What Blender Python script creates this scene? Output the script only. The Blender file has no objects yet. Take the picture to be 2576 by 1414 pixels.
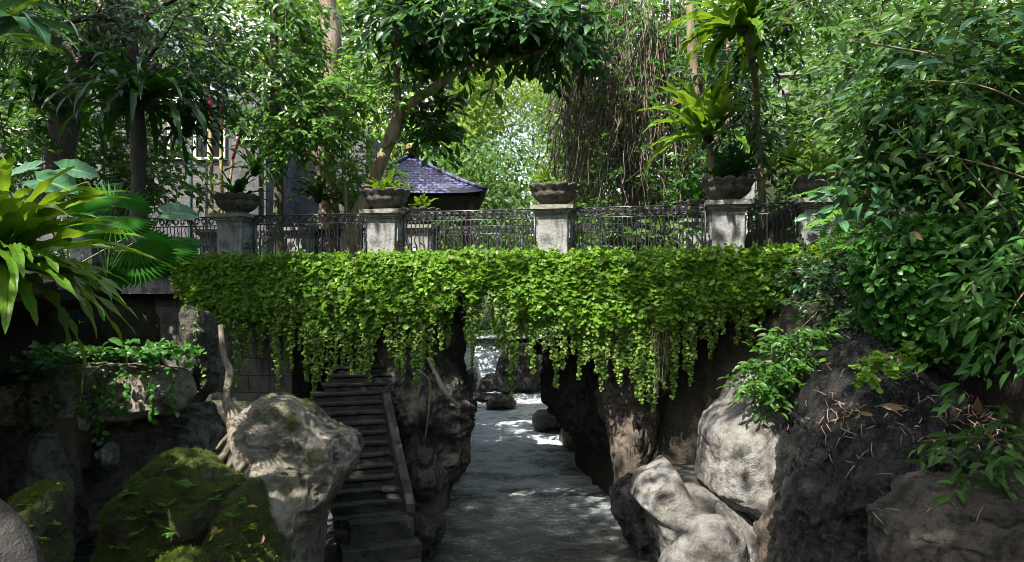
import bpy, bmesh, math, sys
import numpy as np
from mathutils import Vector
from mathutils.bvhtree import BVHTree

# ------------------------------------------------------------------ camera, sky, sun, exposure
SC = bpy.context.scene
COL = SC.collection
CZ, F, PX0, PY0 = 4.3, 1873.0, 1287.5, 760.0          # camera height, focal length and horizon in photograph units (2575 wide)
cam = bpy.data.cameras.new('camera'); cam.lens = 36 * F / 2575; cam.sensor_width = 36
cam.shift_y = 53 / 2575; cam.clip_end = 500; cam.clip_start = .05
cam_o = bpy.data.objects.new('camera', cam); COL.objects.link(cam_o)
cam_o.location = (0, 0, CZ); cam_o.rotation_euler = (math.pi / 2, 0, 0)
SC.camera = cam_o
SUN = np.array([-.34, -.50, .86]); SUN = SUN / np.linalg.norm(SUN)
world = bpy.data.worlds.new('World'); SC.world = world; world.use_nodes = True
wn = world.node_tree
sky = wn.nodes.new('ShaderNodeTexSky'); sky.sky_type = 'NISHITA'; sky.sun_disc = False
sky.sun_elevation = math.asin(SUN[2]); sky.sun_rotation = math.atan2(SUN[0], SUN[1])
sky.air_density = 1.0; sky.dust_density = 3.0
# bright thin cloud low over the valley ahead
_tc = wn.nodes.new('ShaderNodeTexCoord'); _nz = wn.nodes.new('ShaderNodeTexNoise'); _nz.inputs['Scale'].default_value = 2.2; _nz.inputs['Detail'].default_value = 6
_sp = wn.nodes.new('ShaderNodeSeparateXYZ'); _m1 = wn.nodes.new('ShaderNodeMapRange'); _m1.inputs[1].default_value = .1; _m1.inputs[2].default_value = .7
_m2 = wn.nodes.new('ShaderNodeMapRange'); _m2.inputs[1].default_value = .30; _m2.inputs[2].default_value = .5; _mu = wn.nodes.new('ShaderNodeMath'); _mu.operation = 'MULTIPLY'
_mx = wn.nodes.new('ShaderNodeMix'); _mx.data_type = 'RGBA'; _mx.inputs[7].default_value = (4.6, 4.7, 4.8, 1)
for a, b in ((_tc.outputs['Generated'], _nz.inputs['Vector']), (_tc.outputs['Generated'], _sp.inputs[0]), (_sp.outputs[1], _m1.inputs[0]), (_nz.outputs['Fac'], _m2.inputs[0]), (_m1.outputs[0], _mu.inputs[0]), (_m2.outputs[0], _mu.inputs[1]), (_mu.outputs[0], _mx.inputs[0]), (sky.outputs[0], _mx.inputs[6]), (_mx.outputs[2], wn.nodes['Background'].inputs[0])): wn.links.new(a, b)
wn.nodes['Background'].inputs[1].default_value = .135
sl = bpy.data.lights.new('sun', 'SUN'); sl.energy = 4.3; sl.angle = math.radians(.5); sl.color = (1, .94, .84)
sun_o = bpy.data.objects.new('sun', sl); COL.objects.link(sun_o)
sun_o.rotation_euler = Vector(SUN).to_track_quat('Z', 'Y').to_euler()
vs = SC.view_settings
vs.view_transform = 'Standard'; vs.look = 'None'; vs.gamma = 1; vs.use_curve_mapping = False
vs.exposure = 1.75
SC.cycles.max_bounces = 7; SC.cycles.diffuse_bounces = 3; SC.cycles.glossy_bounces = 3
SC.cycles.transmission_bounces = 4; SC.cycles.use_denoising = True
SC.cycles.sample_clamp_indirect = 6; SC.cycles.filter_width = .85

def W(px, py, Y):
    return np.array([(px - PX0) / F * Y, Y, CZ + (PY0 - py) / F * Y])
def R(seed): return np.random.default_rng(seed)
def norm(a):
    return a / (np.linalg.norm(a, axis=-1, keepdims=True) + 1e-9)

# ------------------------------------------------------------------ noise (vectorised value noise)
def _hash(ix, iy, iz, seed):
    with np.errstate(over='ignore'):
        h = ix.astype(np.uint32) * np.uint32(374761393) + iy.astype(np.uint32) * np.uint32(668265263) \
            + iz.astype(np.uint32) * np.uint32(2246822519) + np.uint32((seed * 3266489917) & 0xffffffff)
        h = (h ^ (h >> np.uint32(13))) * np.uint32(1274126177)
        h ^= h >> np.uint32(16)
    return h.astype(np.float64) / 4294967295.0 * 2 - 1
def vnoise(p, seed=0):
    i = np.floor(p).astype(np.int64); f = p - i; u = f * f * f * (f * (f * 6 - 15) + 10)
    r = 0
    for dx in (0, 1):
        for dy in (0, 1):
            for dz in (0, 1):
                w = (u[:, 0] if dx else 1 - u[:, 0]) * (u[:, 1] if dy else 1 - u[:, 1]) * (u[:, 2] if dz else 1 - u[:, 2])
                r = r + w * _hash(i[:, 0] + dx, i[:, 1] + dy, i[:, 2] + dz, seed)
    return r
def fbm(p, octaves=5, seed=0, gain=.5, ridged=False):
    a, s, t = 1., 0., 0.
    p = np.array(p, float)
    for k in range(octaves):
        n = vnoise(p, seed + k * 17)
        s = s + a * ((1 - 2 * np.abs(n)) if ridged else n); t += a
        a *= gain; p = p * 2.03 + 3.1
    return s / t

# ------------------------------------------------------------------ mesh building
class MB:
    """collects vertices, faces and the per-vertex attribute lf = (u, v, tint)"""
    def __init__(s): s.V = []; s.Fs = []; s.A = []; s.n = 0
    def add(s, v, faces, a=None):
        v = np.asarray(v, float).reshape(-1, 3)
        if a is None: a = np.zeros((len(v), 3)); a[:, 2] = .5
        s.V.append(v); s.A.append(np.asarray(a, float))
        for f in faces:
            f = np.asarray(f, np.int64)
            if f.size: s.Fs.append(f + s.n)
        s.n += len(v); return s
    def box(s, c, d, rz=0, taper=1.0):
        x, y, z = np.array(d) / 2.
        v = np.array([[-x, -y, -z], [x, -y, -z], [x, y, -z], [-x, y, -z], [-x*taper, -y*taper, z], [x*taper, -y*taper, z], [x*taper, y*taper, z], [-x*taper, y*taper, z]])
        co, si = math.cos(rz), math.sin(rz)
        v = np.stack([v[:, 0]*co - v[:, 1]*si, v[:, 0]*si + v[:, 1]*co, v[:, 2]], 1) + np.array(c)
        return s.add(v, [np.array([[0,3,2,1],[4,5,6,7],[0,1,5,4],[1,2,6,5],[2,3,7,6],[3,0,4,7]])])
    def tube(s, P, r, sides=6, tint=.5, cap=True):
        P = np.asarray(P, float); n = len(P)
        r = np.broadcast_to(np.asarray(r, float), (n,))
        T = norm(np.gradient(P, axis=0))
        up = np.array([0, 0, 1.]) if abs(T[:, 2]).mean() < .8 else np.array([1., 0, 0])
        A = norm(np.cross(T, up)); B = norm(np.cross(T, A))
        th = np.arange(sides) * 2 * np.pi / sides
        ring = A[:, None] * np.cos(th)[None, :, None] + B[:, None] * np.sin(th)[None, :, None]
        v = P[:, None] + ring * r[:, None, None]
        i = np.arange(n - 1)[:, None] * sides; j = np.arange(sides)[None]; k = (j + 1) % sides
        q = np.stack([i + j, i + k, i + sides + k, i + sides + j], -1).reshape(-1, 4)
        a = np.zeros((n * sides, 3)); a[:, 0] = np.tile(np.abs(th / np.pi - 1), n); a[:, 1] = np.repeat(np.linspace(0, 1, n), sides); a[:, 2] = tint
        s.add(v.reshape(-1, 3), [q], a)
        if cap and sides > 3:
            s.Fs.append((np.arange(sides)[::-1] + s.n - n * sides)[None]); s.Fs.append((np.arange(sides) + s.n - sides)[None])
        return s
    def lathe(s, prof, segs=32, c=(0, 0, 0), mod=None):
        th = np.arange(segs) * 2 * np.pi / segs; v = []
        for k, (r, z) in enumerate(prof):
            rr = np.full(segs, r); zz = np.full(segs, float(z))
            if mod: rr, zz = mod(k, r, z, th)
            v.append(np.stack([rr * np.cos(th), rr * np.sin(th), zz], 1))
        n = len(prof); v = np.concatenate(v) + np.array(c)
        i = np.arange(n - 1)[:, None] * segs; j = np.arange(segs)[None]; k = (j + 1) % segs
        s.add(v, [np.stack([i + j, i + k, i + segs + k, i + segs + j], -1).reshape(-1, 4)])
        s.Fs.append((np.arange(segs)[::-1] + s.n - n * segs)[None]); s.Fs.append((np.arange(segs) + s.n - segs)[None])
        return s
    def grid(s, V, nu, nv, a=None):
        i = np.arange(nu - 1)[:, None] * nv; j = np.arange(nv - 1)[None]
        return s.add(V, [np.stack([i + j, i + nv + j, i + nv + j + 1, i + j + 1], -1).reshape(-1, 4)], a)
    def mesh(s, name, mat, offset=(0, 0, 0), smooth=True):
        V = np.concatenate(s.V) - np.asarray(offset, float); A = np.concatenate(s.A)
        me = bpy.data.meshes.new(name)
        me.vertices.add(len(V)); me.vertices.foreach_set('co', V.astype(np.float32).ravel())
        loops = np.concatenate([f.ravel() for f in s.Fs]); tot = np.concatenate([np.full(len(f), f.shape[1]) for f in s.Fs])
        st = np.concatenate([[0], np.cumsum(tot)[:-1]])
        me.loops.add(len(loops)); me.loops.foreach_set('vertex_index', loops.astype(np.int32))
        me.polygons.add(len(tot)); me.polygons.foreach_set('loop_start', st.astype(np.int32)); me.polygons.foreach_set('loop_total', tot.astype(np.int32))
        me.polygons.foreach_set('use_smooth', np.full(len(tot), bool(smooth)))
        at = me.attributes.new('lf', 'FLOAT_VECTOR', 'POINT'); at.data.foreach_set('vector', A.astype(np.float32).ravel())
        me.update(calc_edges=True); me.validate()
        if mat: me.materials.append(mat)
        return me

LOC = {}
def tag(o, label=None, cat=None, group=None, kind=None):
    if label: o['label'] = label
    if cat: o['category'] = cat
    if group: o['group'] = group
    if kind: o['kind'] = kind
    return o
def thing(name, label, cat, loc=(0, 0, 0), rz=0, group=None):
    o = bpy.data.objects.new(name, None); COL.objects.link(o); o.empty_display_size = .2
    o.location = loc; o.rotation_euler = (0, 0, rz); LOC[o.name] = np.array(loc, float)
    return tag(o, label, cat, group, 'thing')
def obj(name, mb, mat, parent=None, local=False, smooth=True, origin=None):
    """one mesh object; coordinates are world ones unless local"""
    if isinstance(mb, bpy.types.Mesh):
        o = bpy.data.objects.new(name, mb); COL.objects.link(o); o.parent = parent; LOC[o.name] = LOC.get(parent.name, np.zeros(3)) if parent else np.zeros(3)
        return o
    base = LOC[parent.name] if parent else np.zeros(3)
    off = np.zeros(3) if local else (base if parent else (np.asarray(origin, float) if origin is not None else np.zeros(3)))
    o = bpy.data.objects.new(name, mb.mesh(name, mat, off, smooth)); COL.objects.link(o)
    if parent: o.parent = parent
    elif origin is not None: o.location = tuple(off)
    LOC[o.name] = base if parent else off
    return o
def single(name, label, cat, mb, mat, group=None, smooth=True, kind='thing', origin=None):
    if origin is None:
        V = np.concatenate(mb.V); origin = [V[:, 0].mean(), V[:, 1].mean(), V[:, 2].min()]
    return tag(obj(name, mb, mat, None, False, smooth, origin), label, cat, group, kind)
def copy_tree(o, parent=None):
    c = o.copy(); COL.objects.link(c); c.parent = parent
    LOC[c.name] = LOC.get(o.name, np.zeros(3))
    for ch in [x for x in o.children]: copy_tree(ch, c)
    return c

# ------------------------------------------------------------------ leaves
def T(verts, faces): return np.array(verts, float), [np.array(f) for f in faces]
LEAF = {   # u across (-1..1), v along (0..1), w out of the plane
 'oval': T([(0,0,0),(-.8,.33,.10),(0,.33,0),(.8,.33,.10),(-.78,.66,.05),(0,.66,-.05),(.78,.66,.05),(0,1,-.16)],
           [[[0,2,1],[0,3,2],[4,5,7],[5,6,7]], [[1,2,5,4],[2,3,6,5]]]),
 'lance': T([(0,0,0),(-1,.4,.08),(0,.4,-.02),(1,.4,.08),(0,1,-.15)], [[[0,2,1],[0,3,2],[1,2,4],[2,3,4]]]),
 'kite': T([(0,0,0),(-.9,.5,.08),(0,1,-.06),(.9,.5,.08)], [[[0,3,2],[0,2,1]]]),
 'round': T([(0,.48,-.05)] + [(math.sin(t)*.98*(1-.12*math.cos(t)), .5-.5*math.cos(t)*1.0, .06*abs(math.sin(t))) for t in np.arange(8)*math.pi/4],
            [[[0,k+1,(k+1)%8+1] for k in range(8)]]),
 'obov': T([(0,0,0),(-.45,.3,.04),(0,.3,0),(.45,.3,.04),(-1,.7,.10),(0,.7,-.02),(1,.7,.10),(0,1,-.12)],
           [[[0,2,1],[0,3,2],[4,5,7],[5,6,7]], [[1,2,5,4],[2,3,6,5]]]),
}
def leaves(mb, P, D, N, L, Wd, shape='oval', tint=None, rng=None):
    P = np.asarray(P, float); n = len(P)
    if n == 0: return
    D = norm(np.asarray(D, float)); N = norm(N - (N * D).sum(1, keepdims=True) * D); S = np.cross(D, N)
    tv, fs = LEAF[shape]; k = len(tv)
    L = np.broadcast_to(L, (n,)); Wd = np.broadcast_to(Wd, (n,))
    v = P[:, None] + D[:, None] * (L[:, None] * tv[None, :, 1])[..., None] + S[:, None] * (Wd[:, None] / 2 * tv[None, :, 0])[..., None] + N[:, None] * (L[:, None] * tv[None, :, 2])[..., None]
    a = np.zeros((n, k, 3)); a[:, :, 0] = tv[None, :, 0]; a[:, :, 1] = tv[None, :, 1]
    if tint is None: tint = (rng or R(1)).random(n)
    a[:, :, 2] = np.asarray(tint)[:, None]
    off = (np.arange(n) * k)[:, None, None]
    mb.add(v.reshape(-1, 3), [(f[None] + off).reshape(-1, f.shape[1]) for f in fs], a.reshape(-1, 3))
def rdir(rng, n): return norm(rng.normal(size=(n, 3)))
TOCAM = np.array([0, -1., 0])
def sprays(mb, tw, rng, C, A, per, tl, L, Wd, shape='oval', droop=.35, face=.6, spread=.9, twigs=True, tjit=.25, clump_tint=None):
    """leafy twigs: centres C, axes A; per leaves on each twig of length tl"""
    n = len(C)
    if n == 0: return
    A = norm(A + np.array([0, 0, -1.]) * droop * .5)
    side = norm(np.cross(A, np.array([0, 0, 1.])) + rdir(rng, n) * .3)
    t = np.linspace(.12, 1, per)[None] * np.ones((n, 1)) + rng.normal(size=(n, per)) * .04
    tlv = tl * (.7 + .6 * rng.random(n))
    pos = C[:, None] + A[:, None] * (t * tlv[:, None])[..., None]
    pos[..., 2] -= droop * .5 * tlv[:, None] * t ** 2
    s = np.where(np.arange(per) % 2 == 0, 1., -1.)[None] * np.ones((n, 1))
    D = A[:, None] * (.35 + .5 * t)[..., None] + side[:, None] * (s * spread)[..., None] + rng.normal(size=(n, per, 3)) * .3
    D[..., 2] -= droop * .6
    N = np.array([0, -face, .75])[None, None] + rng.normal(size=(n, per, 3)) * .38
    LL = L * (.65 + .6 * rng.random((n, per)))
    ct = rng.random(n) if clump_tint is None else clump_tint
    tint = np.clip(ct[:, None] * .6 + .2 + rng.normal(size=(n, per)) * tjit, 0, 1)
    leaves(mb, pos.reshape(-1, 3), D.reshape(-1, 3), N.reshape(-1, 3), LL.ravel(), LL.ravel() * Wd / L, shape, tint.ravel())
    if twigs and tw is not None:
        for i in range(n):
            p = np.stack([C[i], C[i] + A[i] * tlv[i] * .5 - [0, 0, droop * .12 * tlv[i]], C[i] + A[i] * tlv[i] - [0, 0, droop * .5 * tlv[i]]])
            tw.tube(p, [.012 * tl + .003, .008 * tl + .002, .003], 3, cap=False)
def in_blob(rng, n, c, r, shell=.55):
    d = rdir(rng, n); rad = (shell + (1 - shell) * rng.random(n)) ** .6
    return c + d * rad[:, None] * r, d

# ------------------------------------------------------------------ materials
class NT:
    def __init__(s, name):
        s.m = bpy.data.materials.new(name); s.m.use_nodes = True; s.t = s.m.node_tree; s.t.nodes.clear()
    def n(s, typ, ins=None, **props):
        nd = s.t.nodes.new('ShaderNode' + typ)
        for k, v in props.items(): setattr(nd, k, v)
        for k, v in (ins or {}).items():
            sk = nd.inputs[k]
            if isinstance(v, bpy.types.NodeSocket): s.t.links.new(v, sk)
            elif isinstance(v, bpy.types.Node): s.t.links.new(v.outputs[0], sk)
            else:
                if sk.type == 'RGBA' and len(v) == 3: v = (*v, 1)
                sk.default_value = v
        return nd
    def math(s, op, a, b=None, clamp=False):
        ins = {0: a}
        if b is not None: ins[1] = b
        return s.n('Math', ins, operation=op, use_clamp=clamp).outputs[0]
    def mix(s, f, a, b, blend='MIX'):
        nd = s.t.nodes.new('ShaderNodeMix'); nd.data_type = 'RGBA'; nd.blend_type = blend
        for k, v in ((0, f), (6, a), (7, b)):
            sk = nd.inputs[k]
            if isinstance(v, bpy.types.NodeSocket): s.t.links.new(v, sk)
            else: sk.default_value = ((*v, 1) if k else v)
        return nd.outputs[2]
    def ramp(s, f, a, b): return s.n('MapRange', {0: f, 1: a, 2: b, 3: 0., 4: 1.}, interpolation_type='SMOOTHSTEP').outputs[0]
    def noise(s, scale, detail=4, vec=None, rough=.6, sc=None, dist=0.):
        co = vec or s.n('TexCoord').outputs['Object']
        if sc: co = s.n('VectorMath', {0: co, 1: sc}, operation='MULTIPLY').outputs[0]
        return s.n('TexNoise', {'Vector': co, 'Scale': scale, 'Detail': detail, 'Roughness': rough, 'Distortion': dist}).outputs['Fac']
    def out(s, sh, disp=None):
        s.n('OutputMaterial', {'Surface': sh}); return s.m
    def bsdf(s, col, rough=.6, bump=None, strength=.4, dist=.02, **kw):
        ins = {'Base Color': col, 'Roughness': rough}; ins.update({k.replace('_', ' '): v for k, v in kw.items()})
        if bump is not None: ins['Normal'] = s.n('Bump', {'Height': bump, 'Strength': strength, 'Distance': dist})
        return s.n('BsdfPrincipled', ins).outputs[0]

def leaf_mat(name, dark, light, trans, rough=.4, tf=.3, rib=None, ribw=.1, veins=0, rim=None, dead=.0, spec=.26):
    m = NT(name)
    at = m.n('Attribute', attribute_name='lf', attribute_type='GEOMETRY'); xyz = m.n('SeparateXYZ', {0: at.outputs['Vector']})
    u = m.math('ABSOLUTE', xyz.outputs[0]); v = xyz.outputs[1]; ti = xyz.outputs[2]
    col = m.mix(ti, dark, light)
    nz = m.noise(9, 3)
    col = m.mix(m.ramp(nz, .3, .75), col, m.mix(.5, col, light))
    if veins:
        w = m.math('SINE', m.math('ADD', m.math('MULTIPLY', v, float(veins)), m.math('MULTIPLY', u, -7.)))
        col = m.mix(m.math('MULTIPLY', m.ramp(w, .2, 1.), .35), col, tuple(c * .45 for c in dark))
    if rim: col = m.mix(m.math('MULTIPLY', m.ramp(u, .55, 1.), .6), col, rim)
    if rib: col = m.mix(m.math('SUBTRACT', 1., m.ramp(u, ribw * .3, ribw)), col, rib)
    if dead:
        dn = m.noise(23, 4); col = m.mix(m.math('MULTIPLY', m.ramp(dn, .66, .72), dead), col, (.20, .15, .07))
    b = m.bsdf(col, rough, bump=m.noise(40, 2), strength=.12, dist=.01, **{'Specular_IOR_Level': spec})
    tr = m.n('BsdfTranslucent', {'Color': m.mix(.35, trans, m.mix(.5, col, trans))})
    return m.out(m.n('MixShader', {0: tf, 1: b, 2: tr.outputs[0]}).outputs[0])
def rock_mat(name, c1, c2, stain, stain_amt=.5, moss=None, moss_lo=.45, moss_up=.3, lichen=0., rough=.8, scale=1., bump=.6, streak=0., wet=0., glint=False):
    m = NT(name)
    n1 = m.noise(.9 * scale, 6); n2 = m.noise(2.6 * scale, 10, rough=.68, dist=.4); n3 = m.noise(14 * scale, 8, rough=.7); n4 = m.noise(45 * scale, 4)
    col = m.mix(m.ramp(n1, .32, .68), c1, c2)
    col = m.mix(m.math('MULTIPLY', m.ramp(n3, .35, .75), .45), col, tuple(x * .5 for x in c1))
    col = m.mix(m.math('MULTIPLY', m.ramp(n2, .62 - .25 * stain_amt, .72 - .2 * stain_amt), .85), col, stain)
    col = m.mix(m.math('MULTIPLY', m.ramp(m.noise(26 * scale, 6, rough=.75), .60, .66), .75), col, stain)
    col = m.mix(m.math('MULTIPLY', m.ramp(m.noise(33 * scale, 5, rough=.7), .62, .68), .5), col, tuple(min(1, x * 1.7) for x in c2))
    if streak:
        ns = m.noise(3.2 * scale, 5, sc=(1.6, 1.6, .22)); col = m.mix(m.math('MULTIPLY', m.ramp(ns, .48, .66), streak), col, stain)
    if lichen:
        nl = m.noise(7 * scale, 9, rough=.75); col = m.mix(m.math('MULTIPLY', m.ramp(nl, .60, .66), lichen), col, (.45, .46, .40))
    if moss:
        nz = m.n('SeparateXYZ', {0: m.n('NewGeometry').outputs['Normal']}).outputs[2]
        mm = m.math('ADD', m.math('MULTIPLY', nz, moss_up), m.noise(1.7 * scale, 8, rough=.65))
        mcol = m.mix(m.ramp(n3, .3, .7), tuple(x * .35 for x in moss), moss)
        col = m.mix(m.ramp(mm, moss_lo, moss_lo + .16), col, mcol)
    vor = m.n('TexVoronoi', {'Vector': m.n('TexCoord').outputs['Object'], 'Scale': 9 * scale}).outputs['Distance']
    h = m.math('ADD', m.math('ADD', m.math('MULTIPLY', n3, .55), m.math('MULTIPLY', n2, .9)), m.math('ADD', m.math('MULTIPLY', n4, .40), m.math('MULTIPLY', vor, .30)))
    if glint: col = m.mix(m.ramp(m.noise(60 * scale, 3), .60, .68), col, (.22, .22, .24))  # sun glints on wet rock, painted into the colour as tiny pale specks
    rg = m.n('MapRange', {0: n3, 1: .3, 2: .7, 3: rough - .15 - wet * .3, 4: rough}).outputs[0]
    return m.out(m.bsdf(col, rg, bump=h, strength=bump, dist=.14, **{'Specular_IOR_Level': .35 + .4 * wet}))
def bark_mat(name, c1, c2, lichen=0., moss=None, scale=1., ring=0.):
    m = NT(name)
    n1 = m.noise(6 * scale, 7, sc=(1, 1, .18), rough=.7); n2 = m.noise(5 * scale, 8, rough=.7); n3 = m.noise(2 * scale, 4)
    col = m.mix(m.ramp(n1, .35, .65), c1, c2)
    if lichen: col = m.mix(m.math('MULTIPLY', m.ramp(n2, .56, .64), lichen), col, (.32, .33, .29))
    if moss: col = m.mix(m.math('MULTIPLY', m.ramp(n3, .48, .62), .8), col, moss)
    h = n1
    if ring:
        v = m.n('SeparateXYZ', {0: m.n('Attribute', attribute_name='lf').outputs['Vector']}).outputs[1]
        rg = m.ramp(m.math('SINE', m.math('MULTIPLY', v, ring)), .8, .98); col = m.mix(rg, col, (.35, .33, .22)); 
    return m.out(m.bsdf(col, .85, bump=h, strength=.9, dist=.05))
def plain(name, col, rough=.5, var=.25, bump=.15, scale=8, **kw):
    m = NT(name); n = m.noise(scale, 6); n2 = m.noise(scale * 5, 4)
    c = m.mix(m.ramp(n, .3, .7), tuple(x * (1 - var) for x in col), col)
    return m.out(m.bsdf(c, rough, bump=n2, strength=bump, dist=.01, **kw))
# ------------------------------------------------------------------ palette
M_IVY = leaf_mat('ivy_leaf', (.018, .085, .007), (.115, .23, .016), (.30, .49, .022), .40, .36, dead=.5, rim=(.19, .31, .04), rib=(.17, .28, .05), ribw=.06)
M_STRAND = leaf_mat('strand_leaf', (.040, .105, .014), (.16, .255, .05), (.30, .46, .06), .45, .33, dead=.6, rim=(.22, .32, .09))
M_SHRUB = leaf_mat('shrub_leaf', (.012, .046, .009), (.058, .135, .024), (.13, .29, .03), .38, .28, rib=(.08, .14, .05), dead=.7)
M_TREE = leaf_mat('tree_leaf', (.010, .042, .008), (.050, .130, .016), (.14, .32, .025), .38, .3)
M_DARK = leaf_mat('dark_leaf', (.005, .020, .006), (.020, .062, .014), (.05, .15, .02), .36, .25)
M_BIG = leaf_mat('big_leaf', (.008, .034, .010), (.030, .095, .022), (.09, .24, .02), .36, .25, rib=(.06, .13, .04), dead=.2)
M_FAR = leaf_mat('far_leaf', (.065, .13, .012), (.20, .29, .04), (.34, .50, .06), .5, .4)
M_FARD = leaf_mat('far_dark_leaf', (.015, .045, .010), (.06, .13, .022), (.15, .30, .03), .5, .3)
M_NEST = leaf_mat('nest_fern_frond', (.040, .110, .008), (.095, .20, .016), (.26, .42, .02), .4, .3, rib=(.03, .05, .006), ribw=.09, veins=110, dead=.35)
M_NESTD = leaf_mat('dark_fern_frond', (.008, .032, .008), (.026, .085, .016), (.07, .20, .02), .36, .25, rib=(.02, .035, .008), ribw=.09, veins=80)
M_FERN = leaf_mat('fern_leaflet', (.04, .13, .015), (.10, .24, .03), (.2, .4, .05), .45, .3)
M_FAN = leaf_mat('fan_palm_leaf', (.012, .07, .010), (.04, .16, .018), (.12, .34, .03), .34, .3)
M_PALM = leaf_mat('palm_leaflet', (.03, .10, .012), (.09, .20, .025), (.2, .4, .04), .4, .3)
M_EAR = leaf_mat('elephant_ear_leaf', (.02, .075, .035), (.05, .14, .06), (.1, .25, .06), .28, .2, rib=(.12, .22, .12), veins=50)
M_MOSSL = leaf_mat('moss_blade', (.026, .042, .004), (.12, .165, .012), (.22, .32, .02), .7, .3)
M_DRY = leaf_mat('dry_leaf', (.10, .055, .03), (.30, .19, .11), (.2, .12, .05), .7, .15, rib=(.3, .22, .14))
M_YEL = leaf_mat('yellow_leaf', (.35, .26, .03), (.5, .36, .04), (.5, .4, .05), .5, .3)
M_TWIG = bark_mat('twig_bark', (.06, .045, .03), (.16, .13, .085))
M_VINE = bark_mat('vine_stem', (.05, .036, .026), (.20, .16, .125))
M_STEM = plain('green_stem', (.09, .13, .04), .6)
M_BARK_LICHEN = bark_mat('lichen_bark', (.05, .038, .03), (.12, .10, .085), lichen=.9)
M_BARK_DARK = bark_mat('dark_bark', (.020, .016, .012), (.055, .045, .032))
M_BARK_BROWN = bark_mat('brown_bark', (.08, .050, .035), (.22, .165, .12), lichen=.25)
M_BARK_MOSS = bark_mat('mossy_bark', (.045, .04, .025), (.12, .11, .07), moss=(.06, .085, .015))
M_BARK_TAN = bark_mat('tan_bark', (.10, .075, .045), (.24, .19, .12), lichen=.5)
M_ROOT = bark_mat('root_bark', (.06, .05, .032), (.17, .145, .10), lichen=.25)
M_CANE = bark_mat('palm_cane', (.20, .15, .03), (.36, .27, .06), ring=75.)
M_RED = plain('red_crownshaft', (.45, .02, .03), .4)
M_PALE = rock_mat('pale_rock', (.15, .142, .13), (.29, .28, .262), (.05, .042, .036), .5, lichen=.3, streak=.55, bump=.8)
M_BOULD = rock_mat('mossy_pale_rock', (.22, .195, .155), (.36, .335, .29), (.07, .06, .045), .5, moss=(.085, .10, .016), moss_lo=.52, moss_up=.08, lichen=.55, bump=1.)
M_MOSS = rock_mat('mossy_rock', (.06, .055, .04), (.11, .10, .075), (.03, .028, .02), .4, moss=(.070, .098, .008), moss_lo=.50, moss_up=.40, bump=1.2)
M_WET = rock_mat('wet_dark_rock', (.024, .024, .026), (.12, .118, .12), (.007, .007, .008), .6, rough=.34, wet=1., scale=1.6, bump=1.5, lichen=.16, glint=True)
M_BROWN = rock_mat('brown_rock', (.10, .078, .06), (.19, .155, .12), (.035, .03, .025), .5, streak=.6, lichen=.15, bump=.7)
M_GREYW = rock_mat('grey_wall_rock', (.13, .12, .105), (.25, .235, .21), (.03, .028, .024), .55, moss=(.05, .075, .012), moss_lo=.62, moss_up=.25, lichen=.5, streak=.5, bump=.9)
M_LEDGE = rock_mat('ledge_rock', (.27, .23, .18), (.44, .41, .35), (.05, .042, .032), .45, moss=(.05, .07, .015), moss_lo=.62, moss_up=.25, streak=.5, lichen=.3, bump=.9)
M_GREYR = rock_mat('grey_cliff_rock', (.085, .078, .07), (.19, .175, .16), (.028, .025, .022), .65, moss=(.05, .07, .012), moss_lo=.68, moss_up=.25, lichen=.4, streak=.4, bump=.9)
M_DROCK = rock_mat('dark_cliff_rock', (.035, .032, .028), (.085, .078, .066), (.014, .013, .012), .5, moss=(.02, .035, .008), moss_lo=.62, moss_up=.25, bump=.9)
M_RUST = rock_mat('coarse_brown_rock', (.075, .062, .050), (.16, .135, .11), (.022, .02, .018), .5, streak=.3, scale=1.5, bump=1.)
M_SOIL = rock_mat('earth', (.03, .024, .017), (.06, .048, .034), (.012, .01, .008), .5, moss=(.02, .04, .008), moss_lo=.55, moss_up=.25, bump=.8)
M_STEP = rock_mat('step_stone', (.030, .029, .027), (.062, .060, .055), (.010, .010, .010), .6, moss=(.03, .045, .012), moss_lo=.66, moss_up=.2, lichen=.10, scale=1.6, bump=.6)
M_PILLAR = rock_mat('pillar_concrete', (.20, .20, .198), (.34, .338, .33), (.06, .062, .055), .45, streak=.9, moss=(.20, .21, .07), moss_lo=.60, moss_up=0., rough=.75, scale=1.3, bump=.3)
M_CAP = rock_mat('cap_stone', (.17, .165, .14), (.30, .29, .25), (.06, .06, .05), .45, moss=(.13, .14, .06), moss_lo=.60, moss_up=.1, scale=1.5, bump=.4)
M_BOWL = rock_mat('bowl_stone', (.055, .05, .042), (.14, .125, .10), (.025, .023, .02), .5, lichen=.25, scale=2.0, bump=.6)
M_CONC = rock_mat('bridge_concrete', (.20, .19, .18), (.34, .33, .32), (.05, .048, .045), .5, streak=.7, moss=(.05, .07, .02), moss_lo=.62, moss_up=.2, bump=.4)
M_IRON = plain('black_iron', (.030, .032, .040), .38, .3, Specular_IOR_Level=.6)
M_WHITE = plain('pale_window_frame', (.52, .49, .42), .6, .3)
M_GLASS = plain('dark_window_glass', (.012, .014, .016), .06, .1, .02)
M_LAMP = plain('white_lamp_glass', (.85, .83, .78), .2, .05)
M_GOLD = plain('gilded_finial', (.30, .21, .06), .5, .5)
M_TEAL = plain('teal_metal', (.02, .07, .08), .4, .3)
M_CEM = plain('light_plaster', (.55, .53, .50), .8, .3)

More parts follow.
